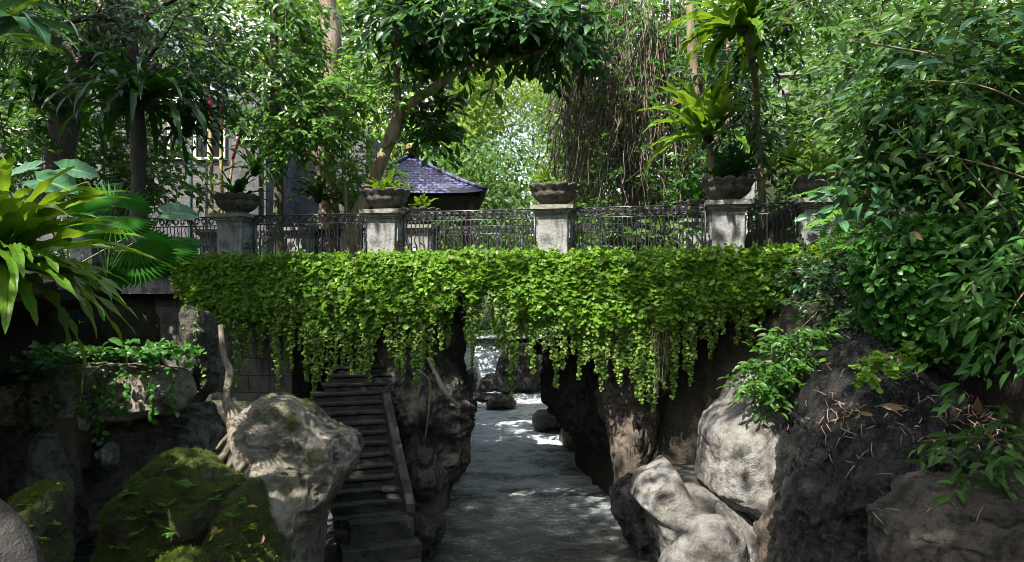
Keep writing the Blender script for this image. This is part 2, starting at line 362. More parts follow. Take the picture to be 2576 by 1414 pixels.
def wall_mat(name, c1, c2, mortar, bw, bh):
    m = NT(name); co = m.n('TexCoord').outputs['Object']
    sx = m.n('SeparateXYZ', {0: co}); v = m.n('CombineXYZ', {0: m.math('ADD', sx.outputs[0], m.math('MULTIPLY', sx.outputs[1], .7)), 1: sx.outputs[2]})
    b = m.n('TexBrick', {'Vector': v.outputs[0], 'Color1': (*c1, 1), 'Color2': (*c2, 1), 'Mortar': (*mortar, 1), 'Scale': 1., 'Mortar Size': .012, 'Brick Width': bw, 'Row Height': bh})
    n = m.noise(2.2, 8, rough=.7); n2 = m.noise(18, 6); ns = m.noise(3, 5, sc=(1.5, 1.5, .2))
    col = m.mix(m.ramp(n, .42, .72), b.outputs['Color'], tuple(x * .3 for x in c1)); col = m.mix(m.math('MULTIPLY', m.ramp(ns, .5, .7), .6), col, tuple(x * .25 for x in c1))
    h = m.math('ADD', m.math('MULTIPLY', b.outputs['Fac'], -.8), n2)
    return m.out(m.bsdf(col, .85, bump=h, strength=.6, dist=.04))
M_HOUSE = wall_mat('grey_block_wall', (.075, .075, .082), (.125, .12, .128), (.045, .045, .045), .75, .36)
M_ABUT = wall_mat('dark_block_wall', (.10, .095, .085), (.15, .14, .125), (.03, .03, .028), 1.1, .42)
def tile_mat():
    m = NT('purple_roof_tile'); at = m.n('SeparateXYZ', {0: m.n('Attribute', attribute_name='lf').outputs['Vector']})
    b = m.n('TexBrick', {'Vector': m.n('CombineXYZ', {0: at.outputs[0], 1: at.outputs[1]}).outputs[0], 'Color1': (.055, .06, .15, 1), 'Color2': (.11, .11, .24, 1), 'Mortar': (.015, .012, .03, 1), 'Scale': 1., 'Mortar Size': .03, 'Brick Width': .26, 'Row Height': .20})
    n = m.noise(1.5, 6)
    col = m.mix(m.ramp(n, .4, .7), b.outputs['Color'], (.04, .035, .06))
    saw = m.math('FRACT', m.math('DIVIDE', at.outputs[1], .20))
    return m.out(m.bsdf(col, .6, bump=m.math('ADD', saw, m.math('MULTIPLY', b.outputs['Fac'], -1.)), strength=.9, dist=.05))
M_TILE = tile_mat()
def roof_mat():
    m = NT('blue_grey_sheet_roof'); co = m.n('TexCoord').outputs['Object']
    w = m.n('TexWave', {'Vector': co, 'Scale': 1.3, 'Distortion': .2}, wave_type='BANDS', bands_direction='Y').outputs['Fac']
    n = m.noise(1.2, 7)
    return m.out(m.bsdf(m.mix(m.ramp(n, .35, .7), (.16, .22, .28), (.06, .08, .10)), .45, bump=w, strength=.8, dist=.06))
M_ROOF = roof_mat()

def water_mat():
    m = NT('river_water'); co = m.n('TexCoord').outputs['Object']
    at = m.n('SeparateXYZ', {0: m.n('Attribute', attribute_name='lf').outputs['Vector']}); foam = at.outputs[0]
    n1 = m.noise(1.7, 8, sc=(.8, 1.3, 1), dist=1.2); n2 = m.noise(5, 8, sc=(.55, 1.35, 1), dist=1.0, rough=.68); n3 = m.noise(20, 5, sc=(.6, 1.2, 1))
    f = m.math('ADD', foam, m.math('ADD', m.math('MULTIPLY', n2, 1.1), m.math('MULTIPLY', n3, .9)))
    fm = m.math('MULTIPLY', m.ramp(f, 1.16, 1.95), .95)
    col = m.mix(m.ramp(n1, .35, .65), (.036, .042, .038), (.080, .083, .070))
    col = m.mix(m.ramp(foam, .08, .75), col, (.34, .395, .40))  # milky aerated water; in mid-river this also paints the sky's sheen
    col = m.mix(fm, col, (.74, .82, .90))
    rough = m.math('ADD', m.math('MULTIPLY', fm, .5), .05)
    h = m.math('ADD', m.math('ADD', m.math('MULTIPLY', n1, 1.3), m.math('MULTIPLY', n2, .6)), m.math('MULTIPLY', n3, .13))
    return m.out(m.bsdf(col, rough, bump=h, strength=.9, dist=.35, IOR=1.33))
M_WATER = water_mat()

# ------------------------------------------------------------------ ground, river
WL = -.4
def lerpx(x, xs, ys): return np.interp(x, xs, ys)
def left_edge(Y): return lerpx(Y, [-15, 18.4, 19.0, 24, 32, 42, 60, 100], [-9.5, -9.5, -1.9, -2.4, -3.0, -4.2, -6, -10])
def right_edge(Y): return lerpx(Y, [-15, 14, 16.6, 24, 32, 42, 60, 100], [5.6, 5.6, 2.2, 1.5, 1.6, 2.0, 2, 1])
def ss(x): x = np.clip(x, 0, 1); return x * x * (3 - 2 * x)
def ground_z(X, Y):
    le, re = left_edge(Y), right_edge(Y)
    bed = lerpx(Y, [38, 42, 60, 75, 110], [-1.0, 1.6, 2.0, 9, 22])
    l = ss((le - X) / 1.1); r = ss((X - re) / 1.1)
    lz = 4.95 + np.clip((-X - 22) * .25, 0, 8) + np.clip((Y - 40) * .12, 0, 10)
    rz = np.where(Y < 17, 4.5 + np.clip((X - re - 1) * .65, 0, 12), 4.95) + np.where(Y >= 17, np.clip((X - 2.9 - np.clip(22 - Y, 0, 4) * .9) * .85, 0, 6), 0) + np.clip((Y - 40) * .12, 0, 10)
    return bed + l * (lz - bed) + r * (rz - bed)
xs = np.concatenate([np.arange(-70, -14, 2.), np.arange(-14, 14, .22), np.arange(14, 71, 2.)]); ys = np.concatenate([np.arange(-14, 44, .25), np.arange(44, 121, 2.)])
gx, gy = np.meshgrid(xs, ys, indexing='ij'); gz = ground_z(gx, gy)
gp = np.stack([gx, gy, gz], -1).reshape(-1, 3); gp[:, 2] += fbm(gp * .9, 5, 3) * .22; gp[:, 0] += fbm(gp * .7, 4, 8) * .3
tag(obj('ground', MB().grid(gp, len(xs), len(ys)), M_SOIL), kind='structure')

def river(name, x0, x1, y0, y1, z, step, amp, foam_sheen_f):
    xs = np.arange(x0, x1, step); ys = np.arange(y0, y1, step)
    gx, gy = np.meshgrid(xs, ys, indexing='ij'); p = np.stack([gx, gy, np.full_like(gx, z)], -1).reshape(-1, 3)
    fl = fbm(p * [.9, 1.2, 1], 4, 21); fl2 = fbm(p * [2.2, 3.2, 1], 3, 22)
    fo = foam_sheen_f(p); p[:, 2] += amp * (fl + .4 * fl2) * (1 + 1.2 * fo)
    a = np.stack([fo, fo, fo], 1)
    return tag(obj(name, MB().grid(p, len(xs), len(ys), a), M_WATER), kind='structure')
def foam(p):  # cascade foam, plus the sky's mid-river sheen painted in as foam
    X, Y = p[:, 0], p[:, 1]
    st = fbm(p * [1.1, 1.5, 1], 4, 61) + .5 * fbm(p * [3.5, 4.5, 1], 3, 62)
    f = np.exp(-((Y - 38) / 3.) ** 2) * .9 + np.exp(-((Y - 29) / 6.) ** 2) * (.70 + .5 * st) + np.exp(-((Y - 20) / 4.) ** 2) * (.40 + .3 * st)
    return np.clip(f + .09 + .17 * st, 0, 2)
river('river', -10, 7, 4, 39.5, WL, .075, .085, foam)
river('upper_river', -6, 4, 41.2, 62, 2.3, .25, .05, lambda p: .5 + 0 * p[:, 0])
# cascade between the two levels
u = np.linspace(0, 1, 60); v = np.linspace(0, 1, 50); gu, gv = np.meshgrid(u, v, indexing='ij')
cx = -3.2 + 2.6 * gu + (1 - gv) * .5; step3 = np.floor(gv * 3) / 3 + ss((gv * 3 % 1) * 2.2 - .3) / 3
cy = 42.0 - gv * 4.4; cz = 2.35 - step3 * 2.75
p = np.stack([cx, cy, cz], -1).reshape(-1, 3); p += fbm(p * 1.8, 4, 33)[:, None] * [0, .25, .22]
fo = .75 + .5 * fbm(p * [4, .5, .5], 3, 35)
tag(obj('waterfall', MB().grid(p, 60, 50, np.stack([fo] * 3, 1)), M_WATER), kind='structure')

# ------------------------------------------------------------------ rocks
_ico = {}
def ico(sub):
    if sub not in _ico:
        bm = bmesh.new(); bmesh.ops.create_icosphere(bm, subdivisions=sub, radius=1)
        _ico[sub] = (np.array([v.co[:] for v in bm.verts]), np.array([[v.index for v in f.verts] for f in bm.faces])); bm.free()
    return _ico[sub]
TREES = []      # surfaces that later things are set down on
def rock(name, label, outline, Y, thick, mat, cat='boulder', amp=.12, sc=1.3, dents=(), sub=6, power=.75, lean=0., seed=0, parent=None, group=None, center=None, ridge=.5, kind='thing', crease=.35, moss=0):
    O = np.array(outline, float)
    if center is None:
        x, y = O[:, 0], O[:, 1]; x2, y2 = np.roll(x, -1), np.roll(y, -1); cr = x * y2 - x2 * y
        center = (((x + x2) * cr).sum() / (3 * cr.sum()), ((y + y2) * cr).sum() / (3 * cr.sum()))
    d = np.concatenate([O[i] + (np.roll(O, -1, 0)[i] - O[i]) * np.linspace(0, 1, 24, endpoint=False)[:, None] for i in range(len(O))]) - center
    th = np.arctan2(-d[:, 1], d[:, 0]); rr = np.hypot(d[:, 0], d[:, 1]); bins = 180; k = ((th + np.pi) / (2 * np.pi) * bins).astype(int) % bins
    prof = np.full(bins, np.nan)
    for b in range(bins):
        if (k == b).any(): prof[b] = rr[k == b].max()
    ok = ~np.isnan(prof); prof = np.interp(np.arange(bins), np.flatnonzero(ok), prof[ok], period=bins)
    prof = (np.roll(prof, 1) + 2 * prof + np.roll(prof, -1)) / 4
    V, Fc = ico(sub); rho = np.hypot(V[:, 0], V[:, 2]); t = np.arctan2(V[:, 2], V[:, 0])
    r = np.interp((t + np.pi) / (2 * np.pi) * bins - .5, np.arange(bins), prof, period=bins)
    s = Y / F; c = W(center[0], center[1], Y)
    q = rho ** power; x = c[0] + np.cos(t) * q * r * s; z = c[2] + np.sin(t) * q * r * s
    y = Y + np.sign(V[:, 1]) * np.abs(V[:, 1]) ** .8 * thick + (z - c[2]) * lean
    P = np.stack([x, y, z], 1)
    f = fbm(P * sc, 6, seed + 5, .52); rg = fbm(P * sc * .8 + 7, 5, seed + 9, .5, True)
    hf = fbm(P * sc * 4.5 + 3, 4, seed + 13, .55, True); cz = np.abs(fbm(P * sc * .9 + 11, 3, seed + 21)); pit = np.clip(vnoise(P * sc * 3.2, seed + 31) - .35, 0, 1)
    if crease > .5: pit = pit * .25
    P = P + V * (amp * (f + ridge * (rg - .45) + .30 * (hf - .5) - crease * np.exp(-(cz / .035) ** 2) - .8 * pit))[:, None]
    px = PX0 + P[:, 0] / Y * F; py = PY0 - (P[:, 2] - CZ) / Y * F
    for (dx, dy, dr, dd) in dents:
        w = np.exp(-((px - dx) ** 2 + (py - dy) ** 2) / dr ** 2) * (V[:, 1] < .25); P[:, 1] += w * dd
    mb = MB().add(P, [Fc])
    TREES.append(BVHTree.FromPolygons([tuple(v) for v in P], [tuple(int(i) for i in f) for f in Fc]))
    if parent: return obj(name, mb, mat, parent)
    o = single(name, label, cat, mb, mat, group, kind=kind)
    if moss:
        me = o.data; k = len(me.vertices); co = np.empty(k * 3, np.float32); me.vertices.foreach_get('co', co); nn = np.empty(k * 3, np.float32); me.vertices.foreach_get('normal', nn)
        co, nn = co.reshape(-1, 3), nn.reshape(-1, 3); rng = R(seed + 500); cand = np.flatnonzero((nn[:, 2] * .8 + fbm(co * 2.1, 4, seed) * 1.3 > .22) & (nn[:, 1] < .5)); j = rng.choice(cand, moss)
        L = rng.uniform(.012, .03, moss); m2 = MB(); leaves(m2, co[j] + rng.normal(size=(moss, 3)) * .012, nn[j] + rng.normal(size=(moss, 3)) * .5, rng.normal(size=(moss, 3)), L, L * .5, 'kite', np.clip(.5 + .5 * fbm(co[j] * 5, 3, 3) + rng.normal(size=moss) * .2, 0, 1)); obj('moss', m2, M_MOSSL, o, True)
    return o
def hit(px, py):
    o = Vector((0, 0, CZ)); d = (Vector(W(px, py, 1.)) - o).normalized(); best = None
    for b in TREES:
        l, n, i, ds = b.ray_cast(o, d)
        if l is not None and (best is None or ds < best[2]): best = (np.array(l), np.array(n), ds)
    if best is None: return None
    if np.dot(best[1], np.array(d)) > 0: best = (best[0], -best[1], best[2])
    return best

rock('boulder', 'big pale boulder with green moss on its shoulder beside the stone staircase',
     [(600,1030),(640,1005),(700,1008),(760,1028),(800,1063),(845,1083),(882,1105),(900,1140),(895,1170),(870,1215),(835,1262),(812,1305),(806,1360),(812,1414),(815,1500),(690,1500),(680,1400),(640,1330),(610,1260),(600,1200),(606,1140),(592,1080)],
     12, 1.25, M_BOULD, amp=.17, sc=1.5, dents=[(770,1190,38,.30),(820,1100,25,.12),(690,1290,40,.22),(740,1300,30,.2),(660,1060,40,-.1),(850,1180,30,.15),(720,1110,22,.1)], seed=1, lean=.35, sub=7)
rock('rock_pillar', 'eroded grey rock pillar carrying the bridge between the staircase and the river',
     [(950,730),(1060,725),(1172,735),(1168,860),(1160,920),(1186,965),(1197,1020),(1192,1090),(1178,1150),(1168,1188),(1135,1230),(1118,1290),(1130,1370),(1040,1370),(1050,1280),(1030,1180),(1000,1060),(965,980),(945,880)],
     17.6, 1.0, M_GREYR, cat='rock', amp=.26, sc=1.2, dents=[(1120,1100,40,.45),(1150,900,30,.3),(1060,1180,35,.25),(1160,1050,22,.25),(1090,990,30,-.15),(1010,1100,40,.4),(1080,1250,30,.35)], seed=2, power=.6, sub=7, lean=.12)
rock('rock_column', 'knobbly grey rock column under the creeper\'s edge with a thin dead trunk beside it',
     [(462,765),(530,775),(537,850),(528,900),(548,940),(538,985),(512,1005),(496,1040),(470,1005),(484,940),(466,860)], 14.6, .5, M_GREYR, cat='rock', amp=.14, sc=2.2, seed=3, dents=[(505,960,14,.2),(495,900,20,-.1)])
rock('rock_ledge', 'long pale rock ledge with small creepers draped over its lip',
     [(-80,930),(100,912),(250,922),(330,918),(420,922),(478,932),(486,985),(470,1022),(450,1036),(400,1042),(330,1056),(290,1052),(240,1100),(150,1090),(60,1060),(-80,1060)], 13.3, .7, M_LEDGE, cat='rock', amp=.16, sc=1.5, power=.55, seed=4, sub=7,
     dents=[(350,980,18,.2),(245,1000,22,.25),(150,1000,30,.3),(440,985,18,-.2),(415,1000,10,.2),(300,1000,14,.18)])
rock('cliff', 'dark mossy rock face hollowed out under the pale ledge', [(-80,1020),(200,1030),(400,1030),(560,1000),(640,1020),(640,1150),(560,1260),(300,1330),(100,1420),(-80,1420)], 14.3, .7, M_GREYW, cat='rock', amp=.35, sc=1.1, power=.5, seed=5)
rock('rock_slab', 'upright smooth grey slab leaning under the rock ledge', [(72,1095),(110,1066),(140,1085),(168,1150),(192,1200),(207,1255),(190,1275),(150,1268),(105,1250),(78,1200)], 12.5, .4, M_GREYW, cat='rock', amp=.1, seed=6, lean=.2)
rock('rock_slab', 'shorter brown slab wedged behind the upright grey slab', [(150,1040),(215,1035),(222,1100),(218,1180),(180,1190),(155,1120)], 12.9, .3, M_BROWN, cat='rock', amp=.1, seed=7)
rock('stone', 'small rounded pale stone set in the dark rock face above the mossy boulder', [(258,1130),(270,1112),(290,1118),(300,1150),(292,1172),(268,1168)], 12.6, .22, M_PALE, cat='stone', amp=.05, sc=3, sub=4, seed=8)
rock('boulder', 'domed boulder wholly covered in green moss and small ferns', [(296,1270),(330,1215),(370,1172),(420,1157),(470,1162),(512,1183),(545,1200),(592,1215),(588,1275),(560,1335),(525,1385),(500,1470),(270,1470),(285,1340)], 10.4, .95, M_MOSS, amp=.13, seed=9, lean=.35, sub=7, moss=15000, dents=[(440,1290,40,.25),(350,1330,40,.2)])
rock('boulder', 'sloping mossy boulder strewn with dead leaves beside the big pale boulder', [(560,1238),(610,1212),(650,1290),(690,1390),(720,1480),(470,1480),(520,1350)], 10.2, .8, M_MOSS, amp=.13, seed=10, lean=.4, moss=9000)
rock('boulder', 'low moss cushion on a stone in front of the domed mossy boulder', [(385,1420),(420,1389),(480,1390),(515,1430),(510,1480),(380,1480)], 8.8, .45, M_MOSS, amp=.06, seed=11, sub=5, moss=3000)
rock('rock_shelf', 'shadowed rock shelf holding the twisted roots of the dead trunk', [(500,1190),(560,1140),(640,1120),(660,1180),(640,1260),(520,1240)], 11.6, .6, M_DROCK, cat='rock', amp=.12, seed=12, sub=5)
rock('rock_stump', 'square mossy stump of rock beside the lichen-covered log', [(40,1245),(80,1228),(120,1220),(152,1236),(160,1300),(165,1460),(50,1460)], 8.2, .45, M_MOSS, cat='rock', amp=.09, sc=2.2, seed=13, sub=5, moss=2500)
rock('rock_column', 'tall reddish rock column at the river\'s edge below the palest hanging creeper', [(1512,880),(1560,800),(1620,760),(1700,760),(1712,880),(1690,960),(1655,1050),(1640,1130),(1622,1200),(1605,1340),(1552,1340),(1550,1190),(1528,1110),(1508,1040),(1500,960)], 16.75, .75, M_BROWN, cat='rock', amp=.17, sc=1.4, power=.6, seed=14, sub=7, dents=[(1545,950,16,.3),(1660,1010,20,.25),(1590,1080,20,-.15)])
rock('cliff', 'rounded mossy rock face behind the reddish rock column', [(1640,760),(1790,760),(1775,920),(1765,1050),(1745,1130),(1700,1190),(1640,1215),(1600,1330),(1580,1200),(1615,1100)], 17.2, .7, M_GREYR, cat='rock', amp=.18, seed=15, power=.6)
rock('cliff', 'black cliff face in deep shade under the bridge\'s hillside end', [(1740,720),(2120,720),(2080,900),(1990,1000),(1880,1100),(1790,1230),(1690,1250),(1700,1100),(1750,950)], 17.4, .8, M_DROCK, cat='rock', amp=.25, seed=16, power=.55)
rock('boulder', 'tall pale rock with dark peeling stains beside the rock pool', [(1770,1150),(1775,1080),(1800,1043),(1848,1003),(1866,960),(1920,928),(2000,912),(2120,920),(2160,1050),(2120,1250),(2080,1490),(1900,1490),(1880,1400),(1868,1300),(1835,1262),(1795,1245),(1766,1215)], 11.7, 1.1, M_PALE, amp=.075, crease=.45, ridge=.8, power=.45, center=(1930,1190), seed=17, lean=.3, sub=7, dents=[(1930,1060,30,.15),(1850,1200,30,.12),(1850,1100,40,-.1)])
rock('boulder', 'saddle-shaped pale rock sunk between the river and the rock pool', [(1612,1198),(1650,1182),(1690,1160),(1700,1200),(1722,1228),(1770,1228),(1800,1242),(1865,1285),(1905,1330),(1920,1480),(1690,1480),(1650,1340),(1625,1270),(1596,1262),(1604,1220)], 11.2, .75, M_PALE, amp=.06, crease=.4, ridge=.8, power=.45, seed=18, sub=7, center=(1745,1330), lean=.4)
rock('boulder', 'round knob of pitted pale rock at the water below the saddle rock', [(1655,1420),(1700,1345),(1760,1300),(1822,1300),(1866,1352),(1885,1500),(1655,1500)], 10.5, .5, M_PALE, amp=.06, sc=2.2, crease=.3, seed=19, sub=5)
rock('boulder', 'narrow brown rib of rock along the edge of the wet black boulder', [(1900,1320),(1940,1230),(1985,1160),(2015,1105),(2008,1200),(1968,1290),(1965,1480),(1895,1480)], 10.7, .4, M_BROWN, amp=.09, seed=20, sub=5)
rock('boulder', 'huge wet black boulder littered with dry leaves and straw', [(1930,1350),(1965,1270),(2010,1120),(2040,1000),(2080,930),(2130,868),(2200,832),(2290,848),(2370,900),(2440,980),(2500,1080),(2620,1150),(2680,1500),(1925,1500)], 10.1, 1.9, M_WET, amp=.2, sc=1.1, seed=21, sub=7, lean=.45, power=.65, dents=[(2130,1130,60,-.25),(2200,1330,70,.5),(2060,1250,50,.2),(2400,1120,60,.4)])
rock('boulder', 'coarse brown boulder in front of the wet black one', [(2228,1420),(2234,1335),(2250,1308),(2300,1290),(2350,1236),(2400,1214),(2500,1222),(2640,1196),(2680,1500),(2220,1500)], 7.6, .95, M_RUST, amp=.1, sc=1.9, seed=22, sub=7, power=.6, lean=.25)
rock('boulder', 'black wet rock at the foot of the reddish rock column', [(1535,1235),(1580,1195),(1625,1210),(1650,1290),(1672,1420),(1600,1400),(1555,1340)], 13.9, .6, M_WET, amp=.14, sc=1.8, sub=5, seed=25)
rock('boulder', 'dark rock at the waterline below the eroded rock pillar', [(1025,1262),(1085,1270),(1128,1295),(1118,1345),(1085,1420),(1020,1430)], 13.9, .5, M_WET, amp=.14, sc=1.8, sub=5, seed=26)
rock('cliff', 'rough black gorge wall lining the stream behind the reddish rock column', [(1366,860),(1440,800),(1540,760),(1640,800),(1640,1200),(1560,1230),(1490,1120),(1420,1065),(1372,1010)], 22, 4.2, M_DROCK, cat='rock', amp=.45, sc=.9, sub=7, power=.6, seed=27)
for i, (lab, o, Y) in enumerate([
    ('largest black boulder standing in the midstream current', [(1338,1050),(1352,1033),(1395,1031),(1430,1050),(1455,1068),(1450,1080),(1345,1080)], 27.5),
    ('black boulder just behind the largest midstream one', [(1412,1040),(1430,1022),(1460,1018),(1485,1040),(1480,1055),(1415,1052)], 29.5),
    ('low black boulder lying alone in the pale water', [(1222,1012),(1250,995),(1285,997),(1300,1015),(1290,1025),(1225,1025)], 33),
    ('flat dark stone breaking the surface near the rock pillar', [(1190,1000),(1205,990),(1232,992),(1240,1003),(1195,1008)], 35.5),
    ('wedge of black rock splitting the cascade', [(1188,985),(1200,958),(1240,940),(1275,950),(1285,985)], 37),
    ('dark stone at the foot of the cascade against the rock pillar', [(1168,960),(1175,930),(1195,925),(1205,955),(1190,965)], 38),
    ('tall rock standing upstream in the shade of the bridge', [(1242,945),(1250,900),(1275,872),(1320,860),(1350,890),(1362,960),(1345,985),(1260,985)], 38.5)]):
    rock('boulder', lab, o, Y, .8, M_WET, amp=.14, sc=1.6, sub=4, seed=30 + i, group='boulders standing in the river')
# bank overhanging the dark recess, on which the nest fern and fan palms grow
n = 60; uu = np.linspace(0, 1, n); lipX = np.array([-6.0, -5.6, -6.7, -8.2, -8.7, -8.9]); lipY = np.array([6.5, 8.5, 10.5, 12.5, 14.5, 16.6])
lx = np.interp(uu * 5, range(6), lipX); ly = np.interp(uu * 5, range(6), lipY)
prof = [(-14, 4.95), (-4, 4.95), (-1.5, 4.9), (-.4, 4.8), (0, 4.6), (-.1, 4.35), (-.5, 4.2), (-1.5, 4.05), (-3., 3.2), (-3.6, 1), (-3.8, -1)]
prof = np.array([(a, b) for k in range(len(prof) - 1) for a, b in zip(np.linspace(prof[k][0], prof[k+1][0], 8, endpoint=False), np.linspace(prof[k][1], prof[k+1][1], 8, endpoint=False))])
p = np.stack([lx[:, None] + prof[None, :, 0], ly[:, None] + 0 * prof[None, :, 0], prof[None, :, 1] + 0 * lx[:, None]], -1).reshape(-1, 3)
p += fbm(p * 1.1, 5, 44)[:, None] * [.3, .2, .16]
tag(obj('bank', MB().grid(p, n, len(prof)), M_SOIL), kind='structure')
# little pool caught among the pale rocks
th = np.linspace(0, 2 * np.pi, 40, endpoint=False); c = W(1735, 1196, 12.6)
mb = MB(); mb.add(np.concatenate([[c], c + np.stack([.75 * np.cos(th), .9 * np.sin(th), 0 * th], 1)]), [np.stack([np.zeros(40, int), 1 + np.arange(40), 1 + (np.arange(40) + 1) % 40], 1)], np.full((41, 3), .1))
tag(obj('rock_pool', mb, M_WATER), kind='structure')

# ------------------------------------------------------------------ bridge
BO = np.array([-6.75, 18.3]); BA = math.atan(-.2); BU = np.array([math.cos(BA), math.sin(BA)]); BV = np.array([-math.sin(BA), math.cos(BA)])
def B(u, v, z): xy = BO + BU * u + BV * v; return np.array([xy[0], xy[1], z])
br = thing('bridge', 'old concrete bridge over the gorge, its side hidden by hanging creeper', 'bridge', B(5, 1.7, 0))
def bbox(u0, u1, v0, v1, z0, z1): return MB().box(B((u0 + u1) / 2, (v0 + v1) / 2, (z0 + z1) / 2), (u1 - u0, v1 - v0, z1 - z0), BA)
obj('deck', bbox(-6, 14.6, -.5, 4.1, 4.62, 5.08), M_CONC, br, smooth=False)
obj('edge_beam', bbox(-6, 14.6, -.62, -.503, 4.5, 5.12), M_CONC, br, smooth=False)
obj('edge_beam', bbox(-6, 14.6, 4.103, 4.22, 4.5, 5.12), M_CONC, br, smooth=False)
obj('abutment', bbox(-3.2, 1.5, -.1, 3.6, 1.5, 4.617), M_ABUT, br, smooth=False)
obj('abutment', bbox(11.2, 14.4, .2, 3.6, 0, 4.617), M_ABUT, br, smooth=False)
mb = MB()   # one pillar, in its own frame
def stepped(parts, mbx=None):
    mbx = mbx or MB()
    for (w, d, z0, z1) in parts: mbx.box((0, 0, (z0 + z1) / 2), (w, d, z1 - z0))
    return mbx
def make_pillar(label, group, loc):
    t = thing('pillar', label, 'pillar', loc, BA, group)
    mbs = MB().box((0, 0, .56), (.66, .66, 1.14)); obj('shaft', mbs, M_PILLAR, t, True, False)
    obj('cap', stepped([(.72, .72, 1.133, 1.17), (.80, .80, 1.172, 1.215), (.86, .86, 1.217, 1.245), (.95, .95, 1.247, 1.34)]), M_CAP, t, True, False)
    for s in (-1, 1):
        k = MB()
        for (w, z0, z1) in [(.05, .62, 1.02), (.03, .53, .617), (.055, 0, .22), (.03, .223, .30)]: k.box((s * (.332 + w / 2), 0, (z0 + z1) / 2), (w, .5, z1 - z0))
        obj('bracket', k, M_PILLAR, t, True, False)
    return t
PF = [(0, 'grey pillar with a mossy green stain, under the bowl nearest the pale house'), (3.86, 'pillar standing close beside the leaning tree trunk at the railing'), (7.86, 'palest bridge pillar with white streaks, above the middle of the river'),
      (11.6, 'grey bridge pillar under the bowl with the largest dark fern'), (13.45, 'bridge pillar half hidden behind the drooping feathery fern fronds'), (-4.15, 'bridge pillar almost hidden behind the fan palms')]
proto = None
for u, lab in PF:
    if proto is None: proto = make_pillar(lab, 'front pillars of the bridge railing', B(u, 0, 5.1)); o = proto
    else: o = copy_tree(proto); o.location = B(u, 0, 5.1); o['label'] = lab
PB = [(-2.8, 'far railing pillar with a lamp, nearest the pale house'), (0, 'far railing pillar with a lamp, seen between the mossy pillar and the leaning trunk'), (3.55, 'far railing pillar with a lamp, below the bright young fern'),
      (7.45, 'far railing pillar hidden behind the palest near pillar'), (11.1, 'sunlit white pillar on the far railing with a fern bowl on top')]
for u, lab in PB:
    o = copy_tree(proto); o.location = B(u, 3.45, 5.1); o['label'] = lab; o['group'] = 'back pillars of the bridge railing'
# scalloped stone bowls
def bowl_mod(k, r, z, th):
    w = [0, 0, 0, .3, .8, 1, 1, .9, 1, 1, 1, .6, 0, 0][k]; s = np.abs(np.cos(6 * th)) ** .7
    rim = [0, 0, 0, 0, 0, 0, 0, .2, .8, 1, 1, .7, 0, 0][k]
    return r * (1 + .075 * w * (s - .5)), z + rim * .055 * (s - .6)
def make_bowl(label, loc):
    t = thing('planter', label, 'planter', loc, 0, 'scalloped stone bowls')
    pr = [(.28, 0), (.30, .03), (.26, .06), (.35, .11), (.45, .20), (.495, .285), (.475, .30), (.50, .33), (.55, .41), (.575, .45), (.56, .465), (.49, .455), (.40, .40), (.3, .39)]
    obj('bowl', MB().lathe(pr, 96, mod=bowl_mod), M_BOWL, t, True)
    obj('soil', MB().lathe([(.44, .395), (.44, .43), (.3, .45), (.05, .46)], 20), M_SOIL, t, True)
    return t
BW = [(0, 0, 'scalloped stone bowl with dark fern, nearest the pale house'), (3.86, 0, 'dark scalloped bowl beside the leaning trunk with an upright fern'), (7.86, 0, 'brown scalloped bowl on the palest pillar, tangled vines behind it'),
      (11.6, 0, 'dark grey scalloped bowl holding the largest dark broad-leaved fern'), (13.45, 0, 'blackish scalloped bowl above the feathery fern fronds'), (3.55, 3.45, 'scalloped bowl on the far railing below the bright young fern'), (11.1, 3.45, 'pale scalloped bowl on the sunlit white far pillar')]
bproto = None
for u, v, lab in BW:
    if bproto is None: bproto = make_bowl(lab, B(u, v, 6.441)); o = bproto
    else: o = copy_tree(bproto); o.location = B(u, v, 6.441); o['label'] = lab; o.rotation_euler = (0, 0, u * 1.7)
# wrought iron railing
def bar_mesh(wavy, ph=0):
    z = np.linspace(0, 1.08, 34); x = .026 * np.sin(z * 17 + ph) * np.clip(z * 6, 0, 1) * np.clip((1.08 - z) * 6, 0, 1) if wavy else 0 * z
    return MB().tube(np.stack([x, 0 * z, z], 1), .0135, 4).mesh('bar', M_IRON)
BARS = [bar_mesh(False), bar_mesh(True)]
t = np.linspace(0, 1, 44); a = t * 2 * np.pi * 2.1 + 2.2; r = .022 + .070 * t ** .8
SCROLL = MB().tube(np.stack([r * np.cos(a), 0 * a, r * np.sin(a)], 1), .014, 4).mesh('scroll', M_IRON)
def railing(u0, u1, v, label, group):
    t = thing('railing', label, 'railing', B(u0, v, 5.1), BA, group); L = u1 - u0
    for z, r in ((1.30, .018), (1.085, .016), (.06, .016)): obj('rail', MB().tube([[0, 0, z], [L / 2, 0, z], [L, 0, z]], r, 6), M_IRON, t, True)
    for s in (.03, L - .03): obj('post', MB().box((s, 0, .66), (.035, .035, 1.28)), M_IRON, t, True)
    nb = int(L / .1)
    for k in range(1, nb):
        o = obj('bar', BARS[k % 2], None, t); o.location = (k * L / nb, 0, 0)
    ns = int(round(L / .2))
    for k in range(ns):
        o = obj('scroll', SCROLL, None, t); o.location = ((k + .5) * L / ns, 0, 1.193); o.rotation_euler = (0, 0, math.pi * (k % 2))
G1, G2 = 'wrought iron panels of the near railing', 'wrought iron panels of the far railing'
railing(-3.75, -.42, 0, 'black scrolled railing panel behind the fan palms, ending at the mossy pillar', G1)
railing(.42, 3.44, 0, 'black scrolled railing panel in front of the leaning tree trunk', G1)
railing(4.28, 7.44, 0, 'black scrolled railing panel below the purple tiled roof', G1)
railing(8.28, 11.18, 0, 'black scrolled railing panel before the tangle of hanging vines', G1)
